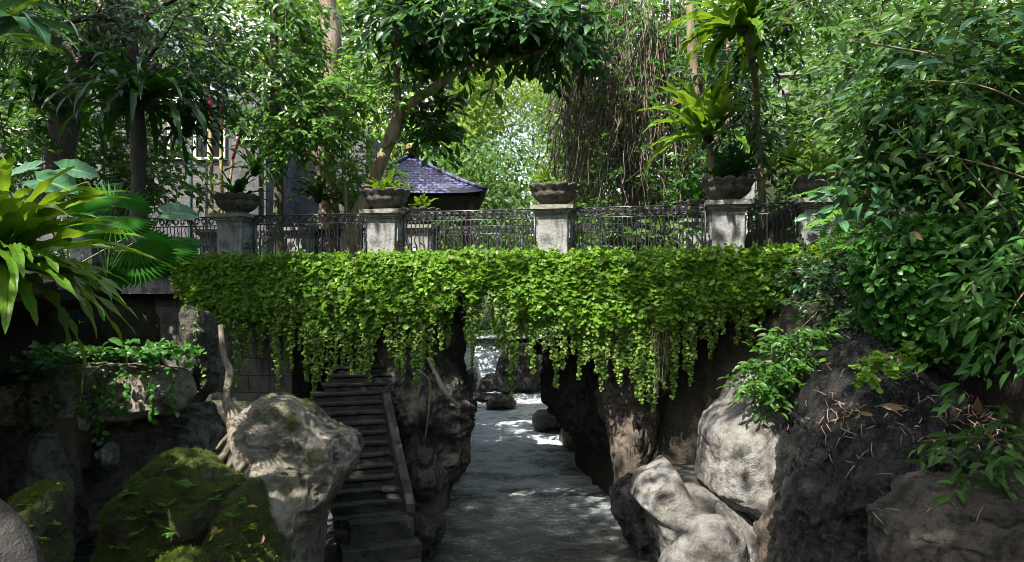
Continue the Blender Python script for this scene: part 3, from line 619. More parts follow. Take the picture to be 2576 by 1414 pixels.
railing(12.02, 13.03, 0, 'short railing panel beside the feathery fern fronds', G1)
railing(-2.4, -.4, 3.45, 'far railing panel partly hidden by the mossy pillar', G2)
railing(.4, 3.15, 3.45, 'far railing panel behind the leaning trunk between two lamp pillars', G2)
railing(3.95, 7.05, 3.45, 'far railing panel seen through the bars below the purple roof', G2)
railing(7.85, 10.7, 3.45, 'sunlit far railing panel ending at the white pillar', G2)
# lamps on the far pillars
def lamp(u, label):
    c = B(u, 3.45 - .33, 5.78)
    t = thing('wall_lamp', label, 'lamp', c, BA, 'lamps on the far railing pillars')
    obj('arm', MB().tube([[0, 0, .12], [0, -.08, .16], [0, -.14, .12], [0, -.14, .06]], .012, 6), M_IRON, t, True)
    obj('shade', MB().lathe([(.015, .06), (.03, .05), (.035, .02)], 12, (0, -.14, 0)), M_IRON, t, True)
    obj('bulb', MB().lathe([(.022, .03), (.03, -.02), (.058, -.08), (.062, -.11), (.035, -.15), (.006, -.16)], 14, (0, -.14, 0)), M_LAMP, t, True)
    for s in (-1, 1):
        a = np.linspace(0, 4.5, 20); obj('ornament', MB().tube(np.stack([s * (.16 + .06 * np.cos(a) * (1 - a / 9)), 0 * a - .012, .05 + .16 * a / 4.5 + .04 * np.sin(a)], 1), .014, 5), M_IRON, t, True)
for u, l in ((-2.8, 'white bulb lamp on the far pillar nearest the pale house'), (0, 'white bulb lamp on the far pillar beside the slim mossy trunk'), (3.55, 'white bulb lamp on the far pillar below the bright young fern')): lamp(u, l)

# staircase down to the river
st = thing('staircase', 'dark stone staircase descending under the creeper to the river', 'staircase', (-2.9, 14.5, WL))
A0, A1 = np.array([-3.52, 16.0]), np.array([-2.62, 13.5]); dirs = (A1 - A0) / np.linalg.norm(A1 - A0); srz = math.atan2(dirs[0], -dirs[1])
for k in range(-7, 13):
    z = 2.3 - .172 * k; c = A0 + dirs * (.255 * k); rr = R(100 + k)
    if k < 0: c = A0 + np.array([.07 * -k, -k * .27])
    if z < -.5: break
    w = 1.34 - .014 * max(k, 0) if k else 1.5
    s = obj('step', MB().box((c[0], c[1] + .25, z - .36 + .02), (w, .5, .72 if k > 8 else .62), srz + rr.normal() * .01), M_STEP, st, smooth=False)
    m2 = MB(); n_ = 14; tt = np.linspace(-.5, .5, n_); jag = rr.normal(size=n_) * .008
    ex = np.array([math.cos(srz), math.sin(srz)]); ey = np.array([-math.sin(srz), math.cos(srz)])
    rows = []
    for (dy, dz) in ((-.0, -.0), (-.035, .0), (-.04, .045), (.42, .05)):
        rows.append([np.append(c + ex * (x * (w + .03)) + ey * (dy + (j if dy < 0 else 0)), z + dz + j * .4) for x, j in zip(tt, jag)])
    m2.grid(np.array(rows).reshape(-1, 3), 4, n_); obj('tread', m2, M_STEP, s, smooth=False)
wl = MB(); pts = [(-2.80, 16.1, 2.32), (-1.92, 13.55, .62)]
a, b = np.array(pts[0]), np.array(pts[1]); rows = []
for tpar in np.linspace(0, 1, 12):
    q = a + (b - a) * tpar
    for (dx, dz) in ((0, -.9), (0, .0), (.16, .02), (.16, -.9)): rows.append([q[0] + dx, q[1], q[2] + dz])
wl.grid(np.array(rows), 12, 4); i0 = wl.n; wl.Fs.append(np.array([[44, 45, 46, 47]])); obj('side_wall', wl, M_STEP, st, smooth=False)
for _y, _z, _w in ((12.92, .10, 1.35), (12.55, -.13, 1.5)): obj('step', MB().box((-2.28, _y, _z - .3), (_w, .5, .6), srz), M_STEP, st, smooth=False)
obj('base_block', MB().box((-2.35, 13.28, .05), (1.12, .5, .78), srz), M_STEP, st, smooth=False)
# ------------------------------------------------------------------ curves
def curve(pts, n=24):
    P = np.asarray(pts, float); k = len(P)
    Q = np.concatenate([[2 * P[0] - P[1]], P, [2 * P[-1] - P[-2]]]); t = np.linspace(0, k - 1 - 1e-6, n); i = t.astype(int); f = (t - i)[:, None]
    a, b, c, d = Q[i], Q[i + 1], Q[i + 2], Q[i + 3]
    return .5 * (2 * b + (c - a) * f + (2 * a - 5 * b + 4 * c - d) * f ** 2 + (3 * b - a - 3 * c + d) * f ** 3)
def limb(mb, pts, n=28, sides=10, wob=.25, seed=0, sc=1.):
    """pts: (px, py, Y, radius in metres)"""
    q = curve([[*W(a, b, c), r] for a, b, c, r in pts], n); P, r = q[:, :3], q[:, 3]
    P = P + np.stack([vnoise(P * .9 * sc, seed + k) for k in (1, 2, 3)], 1) * (wob * r)[:, None]
    r = r * (1 + .14 * vnoise(P * 3 * sc, seed + 9))
    mb.tube(P, r, sides); return P
def mtube(mb, P, r, sides=5, n=16): q = curve(P, n); mb.tube(q, np.interp(np.linspace(0, 1, n), np.linspace(0, 1, len(np.atleast_1d(r))), np.atleast_1d(r)), sides)

def crown(mb, tw, rng, blobs, per, tl, L, Wd, shape='oval', **kw):
    for (px, py, Y, rx, ry, rd, n) in blobs:
        c = W(px, py, Y); s = Y / F
        C, d = in_blob(rng, n, c, np.array([rx * s, rd, ry * s]), .25)
        A = d * [1, .8, .5] + rdir(rng, n) * .6
        sprays(mb, tw, rng, C, A, per, tl, L, Wd, shape, **kw)
def tree(name, label, trunk, branches, blobs, bark, leaf, seed, per=10, tl=.9, L=.26, Wd=.11, shape='oval', group=None, cat='tree', sides=12, **kw):
    rng = R(seed); base = W(*trunk[0][:3]); t = thing(name, label, cat, base, 0, group)
    mb = MB(); limb(mb, trunk, 40, sides, seed=seed); obj('trunk', mb, bark, t)
    for k, b in enumerate(branches):
        mb = MB(); limb(mb, b, 24, 8, wob=.5, seed=seed + k + 1); obj('branch', mb, bark, t)
    if blobs:
        mb, tw = MB(), MB(); crown(mb, tw, rng, blobs, per, tl, L, Wd, shape, **kw)
        obj('crown', mb, leaf, t); obj('twigs', tw, M_TWIG, t)
    return t

# ------------------------------------------------------------------ creeper hanging from the bridge
def bridgeY(px, v):
    a = (px - PX0) / F
    return (v + 6.75 * -BV[0] * 1 + 18.3 * BV[1]) / (a * BV[0] + BV[1])
EX = [438,460,500,540,560,600,640,690,730,780,850,890,930,990,1050,1100,1140,1165,1190,1215,1240,1262,1320,1390,1440,1500,1560,1620,1680,1730,1780,1840,1900,1950,1985,2010]
EY = [705,735,757,801,797,825,776,819,791,834,825,791,816,794,807,782,770,715,751,690,700,755,794,776,819,825,819,837,825,794,776,770,776,763,730,690]
rng = R(11)
cr = thing('creeper', 'bright green small-leaved creeper curtain hanging over the side of the bridge', 'creeper', B(5, -.7, 4.6))
n = 36000; px = rng.uniform(436, 2012, n); tv = rng.random(n)
lo = np.interp(px, EX, EY) + 16 * vnoise(np.stack([px * .05, 0 * px, 0 * px], 1), 4) + rng.normal(size=n) * 9
hi = 652 - (px - 436) * .006 + 8 * vnoise(np.stack([px * .03, 0 * px + 5, 0 * px], 1), 5)
py = hi + (lo - hi) * tv ** .9
lump = fbm(np.stack([px * .012, py * .016, 0 * px], 1), 3, 6); colm = vnoise(np.stack([px * .055 + .25 * vnoise(np.stack([px * .01, py * .03, 0 * px], 1), 3), 0 * px, 0 * px + 3], 1), 12); low = np.clip((py - 720) / 110, 0, 1)
bul = .16 + .16 * np.sin(np.clip((py - 640) / 230, 0, 1) * np.pi) + .10 * lump + .13 * colm * low
kp = (colm > -.12 - .9 * (1 - low)) | (rng.random(n) < .22); px, py, tv, lump, bul = px[kp], py[kp], tv[kp], lump[kp], bul[kp]; n = len(px)
Yv = np.array([bridgeY(a, -.64) for a in px]) - bul - rng.random(n) * .16
P = np.stack([(px - PX0) / F * Yv, Yv, CZ + (PY0 - py) / F * Yv], 1)
D = rng.normal(size=(n, 3)) * .6 + [0, -.35, -.75]; N = rng.normal(size=(n, 3)) * .36 + [0, -.75, .55]
L = .060 + .085 * rng.random(n) ** 2
mb = MB(); leaves(mb, P, D, N, L, L * .95, 'round', np.clip(.5 + .35 * lump + rng.normal(size=n) * .25, 0, 1))
n2 = 7500; u = rng.uniform(-2.2, 14.0, n2); v = rng.uniform(-.95, -.12, n2); lump2 = fbm(np.stack([u * 1.6, v * 2, 0 * u], 1), 3, 7)
P = np.stack([B(a, b, 0) for a, b in zip(u, v)]); P[:, 2] = 5.16 + .10 * lump2 + .10 * rng.random(n2) - np.clip(-.55 - v, 0, 1) * .35
N = rng.normal(size=(n2, 3)) * .45 + [0, -.4, .9]; L = .085 + .045 * rng.random(n2)
leaves(mb, P, rng.normal(size=(n2, 3)) + [0, -.4, 0], N, L, L * .95, 'round', rng.random(n2))
n3 = 700; u = rng.uniform(-2.0, 13.8, n3); P = np.stack([B(a, b, 5.22 + .1 * c) for a, b, c in zip(u, rng.uniform(-.8, -.2, n3), rng.random(n3))])
sprays(mb, None, rng, P, rdir(rng, n3) * [1, 1, .4] + [0, -.1, .8], 6, .20, .085, .08, 'round', droop=.1, twigs=False)
obj('foliage', mb, M_IVY, cr)
mb = MB(); k = rng.choice(n, 260); LL = rng.uniform(.05, .10, 260); leaves(mb, np.stack([(px[k] - PX0) / F * Yv[k], Yv[k] - .08, CZ + (PY0 - py[k]) / F * Yv[k]], 1), rng.normal(size=(260, 3)) + [0, 0, -.8], rng.normal(size=(260, 3)) * .5 + [0, -.8, .3], LL, LL * .7, 'oval', rng.random(260)); obj('withered_leaves', mb, M_DRY, cr)
ST = [(545,868),(565,850),(600,972),(618,915),(628,890),(690,905),(702,982),(715,930),(755,880),(770,960),(783,1010),(800,960),(815,925),(832,1032),(845,930),(870,893),(888,960),(897,995),(915,940),(927,1010),(940,905),(952,850),(985,880),(1000,932),(1035,920),(1047,992),(1062,930),(1085,925),(1125,875),(1175,860),(1187,925),(1200,840),(1215,802),(1232,790),(1252,868),(1270,900),(1286,992),(1310,850),(1330,905),(1352,860),(1388,900),(1397,975),(1440,890),(1456,955),(1475,910),(1500,940),(1512,985),(1530,900),(1549,935),(1575,920),(1588,960),(1602,1002),(1622,980),(1641,1038),(1655,960),(1667,965),(1680,930),(1692,1005),(1722,930),(1737,972),(1760,850),(1786,905),(1800,860),(1850,865),(1887,872),(1920,805),(1960,800),(655,900),(735,930),(860,940),(980,900),(1015,960),(1070,900),(1110,880),(1240,840),(1298,930),(1340,940),(1370,880),(1415,930),(1425,900),(1465,915),(1490,900),(1522,955),(1562,970),(1595,960),(1612,1015),(1630,1010),(1648,1000),(1672,985),(1700,940),(1745,900),(1815,840),(1870,830)]
for (sx, sy) in ST:
    top = np.interp(sx, EX, EY) - 70; Y0 = bridgeY(sx, -.64) - .26 - .15 * rng.random(); k = 14
    yy = np.linspace(top, sy, k); xx = sx + np.cumsum(rng.normal(size=k) * 1.6); xx += sx - xx[-1]
    S = np.stack([W(a, b, Y0) for a, b in zip(xx, yy)]); S[:, 1] += np.cumsum(rng.normal(size=k) * .012)
    mb = MB(); mb.tube(S, .006, 3, tint=.3, cap=False)
    m = int((sy - top) * (1.0 + .4 * rng.random())); t = rng.random(m) ** .85; q = curve(S, 60)[(t * 59).astype(int)]
    wd = .062 * (1 - t) ** .9 + .014
    q = q + rng.normal(size=(m, 3)) * wd[:, None] * [1, .7, .3]
    L = (.095 - .045 * t) * (.75 + .5 * rng.random(m))
    leaves(mb, q, rng.normal(size=(m, 3)) * .6 + [0, -.4, -.6], rng.normal(size=(m, 3)) * .5 + [0, -.75, .5], L, L * .95, 'round', rng.random(m))
    obj('strand', mb, M_STRAND, cr)
sb = cr     # bare hanging stems and pale roots below the creeper
for k in range(40):
    mb = MB()
    sx = rng.uniform(1640, 1690) if k < 26 else rng.uniform(560, 1900); Y0 = bridgeY(sx, -.64) - .05 - .2 * rng.random() - (.25 if k < 26 else 0)
    sy = np.interp(sx, EX, EY); e = sy + (rng.uniform(40, 170) if k < 26 else rng.uniform(15, 90))
    S = np.stack([W(sx + a, b, Y0) for a, b in zip(np.cumsum(rng.normal(size=8) * 2.5), np.linspace(sy - 60, e, 8))]); mb.tube(curve(S, 16), rng.uniform(.004, .012), 4); obj('bare_stem', mb, M_VINE, cr)

# ------------------------------------------------------------------ strap ferns, fans, fronds
def strap(mb, base, az, el, length, width, bend, rng, nseg=18, ripple=.18, fold=.18, roll=0., kink=1.3, prof=None):
    t = np.linspace(0, 1, nseg); e = el - bend * t ** kink; ds = length / (nseg - 1)
    azv = az + roll * t; d = np.stack([np.cos(e) * np.cos(azv), np.cos(e) * np.sin(azv), np.sin(e)], 1)
    P = base + np.concatenate([[[0, 0, 0]], np.cumsum(d[:-1] * ds, 0)]); S = norm(np.cross(d, [0, 0, 1.]) + 1e-6); N = np.cross(S, d)
    w = width * (np.sin(np.pi * np.clip(t * .93 + .04, 0, 1) ** .62) ** .7 if prof is None else prof(t)); w[-1] = .004
    ph = rng.random() * 6; fr = rng.uniform(20, 30)
    V = []; A = []
    for uu in (-1, -.5, 0, .5, 1):
        off = fold * abs(uu) * w + ripple * w * uu * uu * np.sin(t * fr + ph + uu * 1.3)
        V.append(P + S * (uu * w / 2 * (1 + .07 * abs(uu) * np.sin(t * fr * 1.7 + ph)))[:, None] + N * off[:, None]); A.append(np.stack([np.full(nseg, uu), t, np.full(nseg, rng.random() if uu == -1 else A[0][0, 2])], 1))
    mb.grid(np.concatenate(V), 5, nseg, np.concatenate(A)); return P
def nest_fern(label, c, n, length, width, mat, az=(0, 6.283), el=(.2, 1.25), bend=(.9, 1.7), seed=0, ripple=.18, name='nest_fern', group=None, cat='fern'):
    rng = R(seed); c = np.asarray(c, float); t = thing(name, label, cat, c, 0, group)
    for k in range(n):
        f = k / max(n - 1, 1); a = rng.uniform(*az); e = el[1] + (el[0] - el[1]) * f + rng.normal() * .10
        mb = MB(); strap(mb, c + [.06 * math.cos(a), .06 * math.sin(a), 0], a, e, length * rng.uniform(.68, 1.08), width * rng.uniform(.8, 1.15), rng.uniform(*bend), rng, ripple=ripple, roll=rng.normal() * .15)
        obj('frond', mb, mat, t)
    m = MB(); m.lathe([(.05, -.14), (.12, -.06), (.10, .04), (.03, .08)], 10, c); obj('root_ball', m, M_SOIL, t)
    return t
def pinnate(mb, st, base, az, el, length, bend, rng, leafl, leafw, n=26, shape='lance', drp=.25, taper=True, vee=.25, r=.012):
    t = np.linspace(0, 1, 24); e = el - bend * t ** 1.2
    d = np.stack([np.cos(e) * math.cos(az), np.cos(e) * math.sin(az), np.sin(e)], 1); P = base + np.concatenate([[[0, 0, 0]], np.cumsum(d[:-1] * length / 23, 0)])
    st.tube(P, np.linspace(r, r * .25, 24), 4, cap=False)
    tt = np.linspace(.14, .99, n); q = np.stack([np.interp(tt, t, P[:, k]) for k in range(3)], 1); dd = norm(np.stack([np.interp(tt, t, d[:, k]) for k in range(3)], 1))
    S = norm(np.cross(dd, [0, 0, 1.])); N = np.cross(S, dd)
    ll = leafl * (np.sin(np.pi * (tt * .85 + .12)) ** .8 if taper else np.ones(n)); tint = rng.random()
    for s in (-1, 1):
        D = S * s + dd * .45 + N * vee + rng.normal(size=(n, 3)) * .07 - np.array([0, 0, drp])
        leaves(mb, q, D, N + rng.normal(size=(n, 3)) * .15, ll, np.full(n, leafw), shape, np.clip(tint + rng.normal(size=n) * .15, 0, 1))
    return q, S, N, dd, ll
def feather(mb, st, base, az, el, length, bend, rng, pl, n=26):
    """twice-divided fern frond"""
    tmp = MB(); q, S, N, dd, ll = pinnate(tmp, st, base, az, el, length, bend, rng, pl, .01, n)
    for s in (-1, 1):
        for k in range(n):
            D = norm(S[k] * s + dd[k] * .45 + N[k] * .1 - [0, 0, .22]); m = max(4, int(ll[k] / .022)); tt = np.linspace(.08, 1, m)
            pts = q[k] + D * (tt * ll[k])[:, None] - np.array([0, 0, .12]) * (tt ** 2 * ll[k])[:, None]; X = norm(np.cross(D, N[k])[None])[0]
            for s2 in (-1, 1):
                leaves(mb, pts, np.tile(X * s2 + D * .5, (m, 1)), np.tile(N[k], (m, 1)) + rng.normal(size=(m, 3)) * .1, .055 * (1.05 - tt * .8), .020, 'kite', np.clip(rng.random() * .4 + .3 + rng.normal(size=m) * .15, 0, 1))
def fan(mb, hub, axis, up, rad, rng, n=24, span=3.5, droop=.25):
    axis = norm(np.asarray(axis, float)); up = norm(up - np.dot(up, axis) * axis); S = np.cross(axis, up); tint = rng.random() * .6 + .2
    a = np.linspace(-span / 2, span / 2, n + 1); rows = []; att = []
    for fr_, pl in ((.02, 0), (.35, 1), (.64, 1), (1., 1)):
        for i in range(2 * n + 1):
            an = -span / 2 + span * i / (2 * n); tip = i % 2 == 1
            rr = rad * fr_ * (1 if fr_ < 1 else (1. + .06 * math.sin(i * 3.1) if tip else .66 / 1.0 if fr_ == 1 else 1)) * (1 - .12 * abs(an) / (span / 2))
            z = (.05 * rad * fr_ if tip else -.05 * rad * fr_) * pl - droop * rad * fr_ ** 2.2 * (.6 + .4 * abs(an) / 2.6)
            rows.append(hub + (up * math.cos(an) + S * math.sin(an)) * rr + axis * z); att.append((1. if not tip else .3, fr_, tint))
    mb.grid(np.array(rows), 4, 2 * n + 1, np.array(att))
def ear(mb, st, hub, axis, up, rad, rng):
    axis = norm(np.asarray(axis, float)); up = norm(up - np.dot(up, axis) * axis); S = np.cross(axis, up); nu, nv = 9, 15; V = []; A = []
    for i in range(nu):
        uu = -1 + 2 * i / (nu - 1)
        for j in range(nv):
            vv = j / (nv - 1); w = .62 * rad * math.sin(math.pi * min(1, vv * .8 + .2) ** 1.1) ** .8 if j < nv - 1 else .003
            back = -.30 * rad * abs(uu) * (1 - vv) ** 2
            V.append(hub + up * (vv * rad * 1.25 - .22 * rad + back) + S * uu * w + axis * (.16 * abs(uu) * w - .3 * rad * vv ** 2 + .025 * rad * math.sin(vv * 26 + abs(uu) * 3) * abs(uu))); A.append((uu, vv, .5))
    mb.grid(np.array(V), nu, nv, np.array(A))

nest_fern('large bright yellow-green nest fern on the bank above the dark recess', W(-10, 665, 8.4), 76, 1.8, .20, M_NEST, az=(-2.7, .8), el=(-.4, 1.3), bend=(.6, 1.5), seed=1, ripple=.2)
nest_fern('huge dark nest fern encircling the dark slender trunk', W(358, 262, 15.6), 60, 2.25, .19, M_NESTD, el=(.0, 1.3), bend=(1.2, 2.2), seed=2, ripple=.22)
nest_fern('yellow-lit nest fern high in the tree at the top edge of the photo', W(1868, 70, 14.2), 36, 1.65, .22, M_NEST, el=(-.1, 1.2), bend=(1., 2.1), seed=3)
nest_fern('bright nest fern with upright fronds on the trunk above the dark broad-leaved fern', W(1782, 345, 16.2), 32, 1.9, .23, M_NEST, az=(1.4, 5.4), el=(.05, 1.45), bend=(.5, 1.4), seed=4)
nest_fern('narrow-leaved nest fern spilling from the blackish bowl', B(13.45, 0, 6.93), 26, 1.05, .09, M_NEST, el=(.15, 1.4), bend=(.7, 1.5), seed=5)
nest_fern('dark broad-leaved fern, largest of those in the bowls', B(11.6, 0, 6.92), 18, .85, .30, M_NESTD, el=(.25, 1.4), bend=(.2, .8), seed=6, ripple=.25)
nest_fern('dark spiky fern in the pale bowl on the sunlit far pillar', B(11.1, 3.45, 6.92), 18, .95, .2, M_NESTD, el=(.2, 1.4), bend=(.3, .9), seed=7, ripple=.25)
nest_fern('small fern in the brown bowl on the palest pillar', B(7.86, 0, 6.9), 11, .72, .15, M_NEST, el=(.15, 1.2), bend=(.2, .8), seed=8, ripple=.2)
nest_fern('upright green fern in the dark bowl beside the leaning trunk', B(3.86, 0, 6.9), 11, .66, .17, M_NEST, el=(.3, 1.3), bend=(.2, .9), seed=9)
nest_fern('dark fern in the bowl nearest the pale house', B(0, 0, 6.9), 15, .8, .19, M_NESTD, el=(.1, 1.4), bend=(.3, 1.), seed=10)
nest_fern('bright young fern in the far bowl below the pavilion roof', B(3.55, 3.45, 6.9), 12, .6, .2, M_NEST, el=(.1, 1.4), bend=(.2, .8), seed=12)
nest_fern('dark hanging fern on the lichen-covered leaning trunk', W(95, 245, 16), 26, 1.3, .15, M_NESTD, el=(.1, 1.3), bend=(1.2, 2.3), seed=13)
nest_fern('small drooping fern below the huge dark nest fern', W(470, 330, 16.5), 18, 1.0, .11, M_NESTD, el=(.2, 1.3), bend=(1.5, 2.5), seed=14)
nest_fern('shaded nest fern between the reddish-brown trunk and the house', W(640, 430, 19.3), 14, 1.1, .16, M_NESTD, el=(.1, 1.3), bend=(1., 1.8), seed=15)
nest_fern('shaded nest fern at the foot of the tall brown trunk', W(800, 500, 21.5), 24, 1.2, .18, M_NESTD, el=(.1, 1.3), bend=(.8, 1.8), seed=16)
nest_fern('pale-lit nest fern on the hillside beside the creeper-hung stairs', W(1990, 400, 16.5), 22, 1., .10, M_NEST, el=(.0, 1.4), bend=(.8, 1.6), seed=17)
# feathery fern on the hillside end of the bridge
t = thing('feather_fern', 'light green feathery fern drooping across the end of the railing', 'fern', W(2085, 650, 11.5)); rng = R(40)
for (px, py, az, el, ln, bd) in [(2075, 650, .35, 1.05, 1.15, .55), (2060, 660, .15, .95, 1.0, .5), (2080, 640, .8, 1.2, .9, .5), (2190, 510, 3.3, .35, 1.35, .75), (2180, 530, 3.5, .1, 1.2, .9), (2195, 500, 3.0, .5, .9, .8), (2085, 640, -1.2, .5, .8, 1.6)]:
    mb, sm = MB(), MB(); pinnate(mb, sm, W(px, py, 10.8 + .3 * rng.random()), az, el, ln, bd, rng, .26, .042, 26); f = obj('frond', mb, M_FERN, t); obj('stem', sm, M_STEM, f)
t = thing('feather_fern', 'dark feathery fern frond below the banana leaves', 'fern', W(30, 140, 12)); rng = R(41)
for (az, el, ln) in [(.2, .3, .8), (-.3, .4, .7), (-.8, .2, .7)]:
    mb, sm = MB(), MB(); feather(mb, sm, W(10, 110, 10.5), az, el, ln, .9, rng, .22, 20); f = obj('frond', mb, M_FARD, t); obj('stem', sm, M_STEM, f)
t = thing('feather_fern', 'tuft of feathery ferns behind the railing next to the leaning trunk', 'fern', W(880, 560, 23.5)); rng = R(42)
for k in range(7):
    mb, sm = MB(), MB(); feather(mb, sm, W(885, 600, 23.3), rng.uniform(0, 6.3), rng.uniform(.7, 1.3), 1.5, 1., rng, .35, 18); f = obj('frond', mb, M_FARD, t); obj('stem', sm, M_STEM, f)
# fan palms
def fan_palm(label, base, lv, seed, mat=None):
    rng = R(seed); b = W(*base); t = thing('fan_palm', label, 'palm', b)
    for (px, py, Y, rad, ax, up, dr) in lv:
        h = W(px, py, Y); sm = MB(); sm.tube(curve([b, b * .5 + h * .5 + [0, 0, .12], h], 10), .012, 5); s = obj('stem', sm, M_STEM, t)
        mb = MB(); fan(mb, h, ax, np.array(up, float), rad, rng, droop=dr); obj('fan_leaf', mb, mat or M_FAN, t, smooth=False)
fan_palm('fan palm with the brightest pleated leaf, rising behind the nest fern', (270, 700, 10.6), [(285, 520, 9.6, .56, (.35, -.62, .7), (-.35, .3, 1), .2), (292, 545, 9.5, .5, (.1, -.6, .75), (.1, -.6, -.75), .3), (245, 480, 11, .55, (-.3, -.5, .8), (-.9, 0, .3), .3), (340, 610, 10.2, .55, (.3, -.6, .6), (.9, -.1, -.1), .3), (210, 560, 10.6, .5, (-.2, -.7, .6), (-.6, 0, .5), .25)], 50)
fan_palm('low dark fan palm leaning over the end of the bridge creeper', (380, 700, 11.6), [(395, 615, 11.4, .58, (.2, -.5, .8), (1, -.1, .1), .3), (350, 650, 11.0, .55, (0, -.7, .7), (.2, 0, -1), .3), (440, 605, 11.8, .42, (.1, -.4, .9), (.9, .1, .2), .3), (320, 640, 11.4, .5, (-.2, -.6, .7), (-.7, 0, -.2), .3)], 51)
t = thing('elephant_ear', 'elephant ear plant with a blue-grey leaf above the nest fern', 'plant', W(170, 640, 11.5)); rng = R(52)
for (px, py, Y, rad, ax, up) in [(170, 425, 11, .40, (.2, -.6, .75), (.5, 0, .2)), (70, 425, 10.5, .42, (-.1, -.5, .85), (-.8, -.2, -.1)), (110, 455, 10.2, .45, (.1, -.6, .8), (.9, -.1, -.05)), (430, 535, 12.6, .42, (.1, -.6, .7), (.9, 0, .35))]:
    h = W(px, py, Y); sm = MB(); sm.tube(curve([W(170, 680, 11.5), (W(170, 680, 11.5) + h) / 2, h], 10), .014, 5); obj('stem', sm, M_STEM, t)
    mb = MB(); ear(mb, sm, h, ax, np.array(up, float), rad, rng); obj('leaf', mb, M_EAR, t)
t = thing('banana_plant', 'banana plant with long ribbed leaves reaching into the corner beside the dark trees', 'plant', W(-120, 300, 7.2)); rng = R(53)
for (px, py, az, el, ln, w, bd) in [(-40, 120, .5, .9, 1.1, .26, 2.0), (20, 45, -.1, .55, 1.35, .085, 1.3), (-20, 30, .2, .5, .9, .2, 1.9), (60, 30, -.4, -.6, .5, .2, .6), (-60, 80, -.4, .5, .8, .3, 1.6), (-30, 60, .1, .2, .9, .2, 1.2)]:
    mb = MB(); strap(mb, W(px, py, 7.0), az, el, ln, w, bd, rng, ripple=.05, fold=.12); obj('leaf', mb, M_EAR if w > .15 else M_NEST, t)
mb = MB(); mb.tube(curve([W(-120, 420, 7.3), W(-110, 250, 7.3), W(-70, 120, 7.2)], 12), .06, 8); obj('stem', mb, M_STEM, t)
# red-stemmed palms before the house
def red_palm(label, pts, crownshaft, seed, n=9, ln=1.5):
    rng = R(seed); t = thing('palm', label, 'palm', W(*pts[0][:3]), 0, 'slender red-stemmed palms by the house')
    mb = MB(); limb(mb, pts, 40, 8, wob=.1, seed=seed); obj('trunk', mb, M_CANE, t)
    mb = MB(); limb(mb, crownshaft, 12, 8, wob=.1, seed=seed); obj('crownshaft', mb, M_RED, t); top = W(*crownshaft[-1][:3])
    for k in range(n):
        mb, sm = MB(), MB(); pinnate(mb, sm, top, k * 2.4 + rng.random(), rng.uniform(.3, 1.3), ln * rng.uniform(.8, 1.1), rng.uniform(.8, 1.5), rng, .5, .05, 26, 'lance'); f = obj('frond', mb, M_PALM, t); obj('stem', sm, M_STEM, f)
red_palm('slim yellow-caned palm with the brightest red crownshaft before the tall window', [(533, 545, 22, .055), (532, 400, 22, .05), (528, 290, 22, .05)], [(528, 292, 22, .075), (525, 250, 22, .085), (522, 205, 22, .05)], 60)
red_palm('slim palm with thin red shaft just beside the tall window palm', [(560, 545, 22.4, .05), (556, 400, 22.4, .05), (559, 280, 22.4, .045)], [(559, 280, 22.4, .07), (561, 240, 22.4, .06), (562, 205, 22.4, .04)], 61)
red_palm('short green palm with reddish base against the grey wall', [(545, 545, 23, .04), (575, 470, 23, .04), (585, 400, 23, .04)], [(585, 400, 23, .05), (600, 350, 23, .05), (606, 325, 23, .03)], 62, 8, 1.2)

# ------------------------------------------------------------------ house, pavilion, hillside stairs
hs = thing('house', 'grey block stone house with blue-grey sheet roof among the trees', 'house', W(560, 700, 28))
def pbox(x0, x1, y0, y1, Y, depth, mb=None):
    a, b = W(x0, y1, Y), W(x1, y0, Y); mb = mb or MB(); mb.box(((a[0] + b[0]) / 2, Y + depth / 2, (a[2] + b[2]) / 2), (b[0] - a[0], depth, b[2] - a[2])); return mb
obj('wall', pbox(250, 668, 232, 720, 27, 7), M_HOUSE, hs, smooth=False)
obj('cornice', pbox(240, 560, 236, 258, 26.7, .297), M_CEM, hs, smooth=False)
obj('wall', pbox(-140, 249, 330, 720, 25.5, 7), M_HOUSE, hs, smooth=False)
obj('wall', pbox(690, 925, 325, 720, 31, 6), M_HOUSE, hs, smooth=False)
obj('pilaster', pbox(600, 650, 345, 540, 26.8, .197), M_HOUSE, hs, smooth=False)
obj('ledge', pbox(594, 656, 338, 352, 26.65, .347), M_CEM, hs, smooth=False)
obj('terrace', pbox(500, 745, 178, 640, 34.2, 4), M_CEM, hs, smooth=False)
obj('column', pbox(893, 921, 335, 640, 30.6, .397), M_HOUSE, hs, smooth=False)
def window(x0, x1, y0, y1, Y, mull):
    fr = MB(); w = 7
    for (a, b, c, d) in [(x0, x0 + w, y0, y1), (x1 - w, x1, y0, y1), (x0 + w + .01, x1 - w - .01, y0, y0 + w), (x0 + w + .01, x1 - w - .01, y1 - w, y1)] + [(m - 3, m + 3, y0 + w + .01, y1 - w - .01) for m in mull]: pbox(a, b, c, d, Y - .12, .117, fr)
    f = obj('window', fr, M_WHITE, hs, smooth=False); obj('pane', pbox(x0 + w, x1 - w, y0 + w, y1 - w, Y - .04, .037), M_GLASS, f, smooth=False)
window(486, 566, 262, 402, 27, [524]); window(20, 75, 320, 420, 25.5, [48]); window(725, 775, 335, 402, 31, [750]); window(420, 462, 270, 400, 27, [])
def slab(c4, th):
    v = np.array(c4); return MB().add(np.concatenate([v, v + [0, 0, th]]), [np.array([[0, 3, 2, 1], [4, 5, 6, 7], [0, 1, 5, 4], [1, 2, 6, 5], [2, 3, 7, 6], [3, 0, 4, 7]])])
a, b = W(330, 20, 26), W(556, 243, 26)
obj('roof', slab([a, b, b + [0, 7, 0], a + [0, 7, 0]], .12), M_ROOF, hs, smooth=False)
